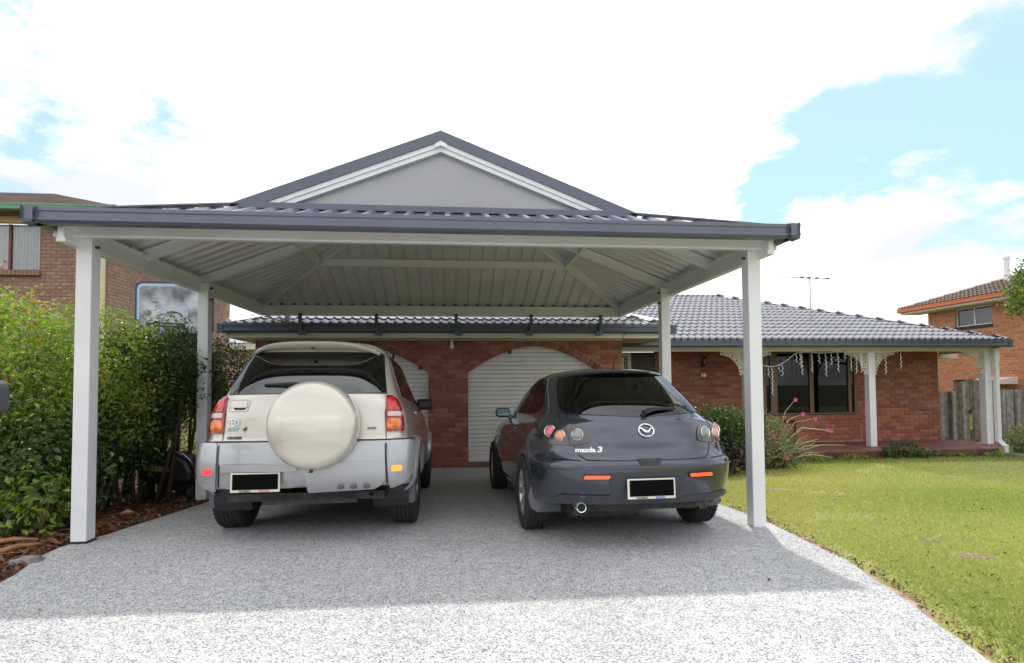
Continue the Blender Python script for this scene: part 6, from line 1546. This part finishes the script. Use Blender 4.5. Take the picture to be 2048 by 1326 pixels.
for i_, (x, y, L_, a) in enumerate(((-3.36, 4.72, .30, .9), (-3.55, 4.95, .34, .2), (-3.2, 5.9, .12, .4))):
    s_ = MB().tube([(x - L_ / 2 * math.cos(a), y - L_ / 2 * math.sin(a), .045), (x, y, .065), (x + L_ / 2 * math.cos(a), y + L_ / 2 * math.sin(a), .05)], [.018, .022, .010], 7).build('fallen_stick', mat('fresh_orange_wood', (.36, .17, .08), .8, noise=(12, .3)) if 'fresh_orange_wood' not in MATS else MATS['fresh_orange_wood'], None, smooth=True)
    tag(s_, ['orange brown stick of bark on the mulch left of the front left post base', 'long brown stick lying under the hedge at left', 'short stick at the bed edge between the two left posts'][i_], 'stick', group='fallen sticks in the left garden bed')
rk = MB(); r_ = random.Random(3); bm = bmesh.new(); bmesh.ops.create_icosphere(bm, subdivisions=3, radius=1)
for v in bm.verts: v.co = Vector((v.co.x * .11, v.co.y * .07, v.co.z * .045)) * (1 + .12 * math.sin(7 * v.co.x + 3 * v.co.y) + .08 * math.cos(9 * v.co.z))
me = bpy.data.meshes.new('edging_stone'); bm.to_mesh(me); bm.free(); me.materials.append(mat('grey_stone', (.24, .23, .22), .9, noise=(20, .3), bump=(40, .5, .006))); shade(me, True)
o = bpy.data.objects.new('edging_stone', me); COL.objects.link(o); o.location = (-3.12, 4.48, .01); o.rotation_euler = (0, 0, .9); tag(o, 'rounded grey stone half buried at the corner of the driveway and mulch bed', 'stone')

M_patch = mat('dusty_brown_earth', (.20, .155, .085), .95, noise=(30, .4), bump=(60, .6, .01))
# grass blades of the lawn
BARE = [(4.02, 4.42, .085), (4.31, 4.37, .06), (3.97, 3.97, .13), (4.31, 7.16, .14), (4.55, 6.4, .10), (8.27, 7.86, .14), (7.83, 8.19, .16), (3.99, 5.01, .07), (3.3, 5.6, .05)]
for i_, (bx, by, br) in enumerate(BARE):
    r_ = random.Random(i_); struct(sheet('bare_patch', [(bx + br * 1.35 * r_.uniform(.7, 1.1) * math.cos(q * .45), by + br * .75 * r_.uniform(.7, 1.1) * math.sin(q * .45)) for q in range(14)], M_patch, .0045, 1))
def grass():
    g_ = np.random.default_rng(91); N_ = 230000
    y = 2.2 + 8.2 * g_.random(N_) ** 1.25; xe = np.interp(y, [2.2, 2.47, 3.06, 3.6, 3.96, 4.38, 5.93, 8.2, 9.0], [2.46, 2.53, 2.70, 2.84, 2.94, 2.95, 2.98, 3.02, 3.15]); xm = y * 1.16 + 3.2
    x = xe + .03 + (xm - xe) * g_.random(N_); yl = np.interp(x, [3.0, 4.2, 6.6, 11.4, 14.5], [8.4, 9.35, 10.15, 10.45, 10.3]); k = (y < yl) & (g_.random(N_) < np.interp(x - xe, [0, .10, .22], [.04, .25, 1]))
    pat = np.sin(x * 1.9 + 1.3 * np.sin(y * 1.7)) + np.sin(y * 2.3 + x * .7 + 1.1 * np.sin(x * 2.9)) ; k &= ~((pat > 1.75) & (g_.random(N_) < .5))
    for (bx, by, br) in BARE: k &= ~((((x - bx) / (br * 1.5)) ** 2 + ((y - by) / (br * .8)) ** 2 < g_.uniform(.35, 1.3, N_)) & (g_.random(N_) < .93))
    x, y, pat = x[k], y[k], pat[k]; n = len(x); z = np.array([ground_z(a, b) for a, b in zip(x, y)]); h_ = g_.uniform(.012, .034, n) * np.interp(yl[k] - y, [0, .5, 1.2], [2.3, 1.5, 1.0]); a = g_.random(n) * 6.28; w = g_.uniform(.0018, .0035, n) * (1 + y * .14)
    le = g_.normal(size=(n, 2)) * h_[:, None] * .6
    V = np.stack([np.c_[x - w * np.cos(a), y - w * np.sin(a), z], np.c_[x + w * np.cos(a), y + w * np.sin(a), z], np.c_[x + le[:, 0], y + le[:, 1], z + h_]], 1).reshape(-1, 3)
    F_ = np.arange(n * 3).reshape(-1, 3); me = bpy.data.meshes.new('grass'); me.from_pydata(V.tolist(), [], F_.tolist())
    dry = .62 + .28 * np.sin(x * .9 + 2 * np.sin(y * .6)) + .2 * np.sin(y * 1.3 + x * .5); t = np.clip(dry * .75 + g_.random(n) * .4 - .1 - np.interp(yl[k] - y, [0, .8], [.35, 0]), 0, 1)
    set_tint(me, np.repeat(t, 3).astype(np.float32)); me.materials.append(leaf_mat('lawn_blades', [(0, (.20, .27, .07)), (.35, (.33, .36, .11)), (.7, (.46, .43, .17)), (1, (.56, .47, .26))], .35, .6))
    o = bpy.data.objects.new('lawn_grass', me); COL.objects.link(o); tag(o, 'short yellow-green lawn grass with thin patches in front of the veranda', 'grass', kind='stuff')
grass()
def lawn_pt(g_):
    y = 2.4 + 7 * g_.random() ** 1.2; x0 = np.interp(y, [2.4, 3.6, 5, 8, 9.5], [2.5, 2.86, 2.96, 3.0, 4.5]); return x0 + .02 + (y * 1.1 - x0) * g_.random(), y
def scraps(name, n, fn, m_, label, size, seed):
    o = litter(name, n, fn, size, m_, seed, lift=.012); o['label'] = label; o['category'] = 'dry leaves'
scraps('fallen_leaves', 380, lawn_pt, LIT, 'scattered brown dead leaves and clippings lying on the lawn', .022, 92)
def edge_pt(g_):
    y = 2.3 + 3.6 * g_.random(); x0 = np.interp(y, [2.4, 3.6, 5, 8, 9.5], [2.5, 2.86, 2.96, 3.0, 4.5]); return x0 + abs(g_.normal()) * .06, y
scraps('edge_litter', 500, edge_pt, LIT, 'brown grass clippings along the bare soil edge of the driveway', .022, 93)
def drv_pt(g_): return -2.6 + 5 * g_.random(), 2.2 + 4 * g_.random()
scraps('driveway_leaves', 26, drv_pt, LIT, 'a few tiny brown leaf scraps on the pale driveway', .022, 94)
# red brown chips at the foot of the slab
def slab_pt(g_): return 7.2 + 4.2 * g_.random(), 10.42 + .16 * g_.random()
scraps('slab_chips', 900, slab_pt, leaf_mat('red_brown_chips', [(0, (.12, .05, .035)), (1, (.30, .13, .09))], .05, .8), 'red brown bark chips along the foot of the veranda slab', .05, 95)

# ------------------------------------------------------------------ small things
BB = thing('basketball_hoop', 'grey and pale blue basketball backboard with black rim rising behind the hedge', 'basketball hoop', (-3.9, 8.6, 0))
by = 8.25; bx0, bx1, bz0, bz1 = -4.40, -3.42, 2.04, 2.735
def rrect(x0, x1, z0, z1, r_, y): return [(a, y, b) for a, b in round_poly([(x0, z0), (x1, z0), (x1, z1), (x0, z1)], r_, 5)]
def bt(z): return z
M_bb = mat('smoky_grey_backboard', (.13, .13, .16), .3, noise=(4.0, .5), col2=(.60, .62, .67)); M_bbb = mat('pale_blue_border', (.42, .55, .72), .4); M_navy = mat('navy_trim', (.03, .045, .10), .4)
MB().prism(rrect(bx0 - .03, bx1 + .03, bz0 - .03, bz1 + .03, .10, by), (0, .03, 0)).build('board_edge', M_navy, BB)
MB().prism(rrect(bx0, bx1, bz0, bz1, .09, by - .004), (0, .006, 0)).build('board_border', M_bbb, BB)
MB().prism(rrect(bx0 + .035, bx1 - .035, bz0 + .035, bz1 - .035, .06, by - .008), (0, .006, 0)).build('board_face', M_bb, BB)
tx0, tx1, tz0, tz1 = -4.08, -3.72, 2.10, 2.42
MB().prism(rrect(tx0, tx1, tz0, tz1, .01, by - .012), (0, .005, 0)).build('target_border', M_bbb, BB)
MB().prism(rrect(tx0 + .03, tx1 - .03, tz0 + .03, tz1 - .03, .01, by - .016), (0, .005, 0)).build('target_face', mat('pale_grey_target', (.55, .56, .60), .4), BB)
mb = MB(); 
for s_, r_q in ((0, .10), (.02, .085), (-.03, .11)): mb.tube([(-3.89 + s_ + r_q * math.cos(t), by - .019, 2.26 + r_q * .75 * math.sin(t)) for t in [i * .25 for i in range(0, 13)]], .005, 4)
mb.build('swirl_print', M_flap, BB)
mb = MB(); mb.tube([(-3.90 + .225 * math.cos(t), by - .25 + .225 * math.sin(t), 2.13) for t in [i * math.pi / 14 for i in range(29)]], .010, 6, cap=False); mb.build('rim', M_black, BB, smooth=True)
MB().tube([(-3.9, 8.35, ground_z(-3.9, 8.4)), (-3.9, 8.35, 2.2)], .045, 12).build('pole', M_navy, BB, smooth=40)
LM = thing('lawn_mower', 'black lawn mower with silver rim and faded yellow label parked under the dark shrub', 'lawn mower', (-3.4, 7.35, -.1))
mb = MB(); gz_ = ground_z(-3.4, 7.3)
mb.add(*[[], []]) if False else None
prof = [(-.12, 0.0), (-.12, .24), (-.08, .29), (.02, .31), (.10, .30), (.14, .26), (.15, .0)]
MB().prism([(-3.76, 7.18, gz_ + .22), (-3.20, 7.18, gz_ + .22), (-3.17, 7.18, gz_ + .36), (-3.24, 7.18, gz_ + .50), (-3.38, 7.18, gz_ + .585), (-3.70, 7.18, gz_ + .565), (-3.78, 7.18, gz_ + .45)], (0, .40, 0)).build('grass_catcher', M_black, LM, bevel=.05)
MB().tube([(-3.60, 7.16, gz_ + .60), (-3.40, 7.16, gz_ + .615), (-3.27, 7.17, gz_ + .585), (-3.19, 7.18, gz_ + .50), (-3.15, 7.2, gz_ + .38)], [.010, .014, .014, .014, .012], 8).build('silver_rim', M_steel, LM, smooth=True)
MB().prism([(a, 7.165, b) for a, b in round_poly([(-3.72, gz_ + .455), (-3.43, gz_ + .43), (-3.43, gz_ + .365), (-3.72, gz_ + .39)], .03, 4)], (0, .01, 0)).build('yellow_label', mat('faded_yellow_label', (.42, .30, .07), .5, noise=(30, .45)), LM)
for s_ in (-3.72, -3.22): MB().lathe([(-.03, .0), (-.03, .085), (.03, .085), (.03, 0)], (s_, 7.30, gz_ + .09), 'x', 18).build('wheel', M_rubber, LM, smooth=40)
MB().box((-3.72, 7.5, gz_ + .08), (-3.22, 8.0, gz_ + .24)).build('deck', M_under, LM, bevel=.03)
MB().tube([(-3.66, 7.35, gz_ + .3), (-3.66, 7.0, gz_ + .62)], .012, 6).build('handle', M_black, LM) if False else None
LB = thing('letterbox', 'dark grey rounded letterbox cut off by the left edge of the photo', 'letterbox', (-2.58, 3.05, 0))
MB().prism([(a, 2.95, b) for a, b in round_poly([(-2.75, 1.155), (-2.335, 1.155), (-2.335, 1.325), (-2.75, 1.335)], [.01, .02, .055, .02], 5)], (0, .26, 0)).build('box', mat('dark_grey_letterbox', (.05, .052, .065), .5, noise=(6, .1)), LB, bevel=.008)
MB().box((-2.62, 3.03, ground_z(-2.5, 3.1)), (-2.55, 3.10, 1.155)).build('post', M_under, LB)
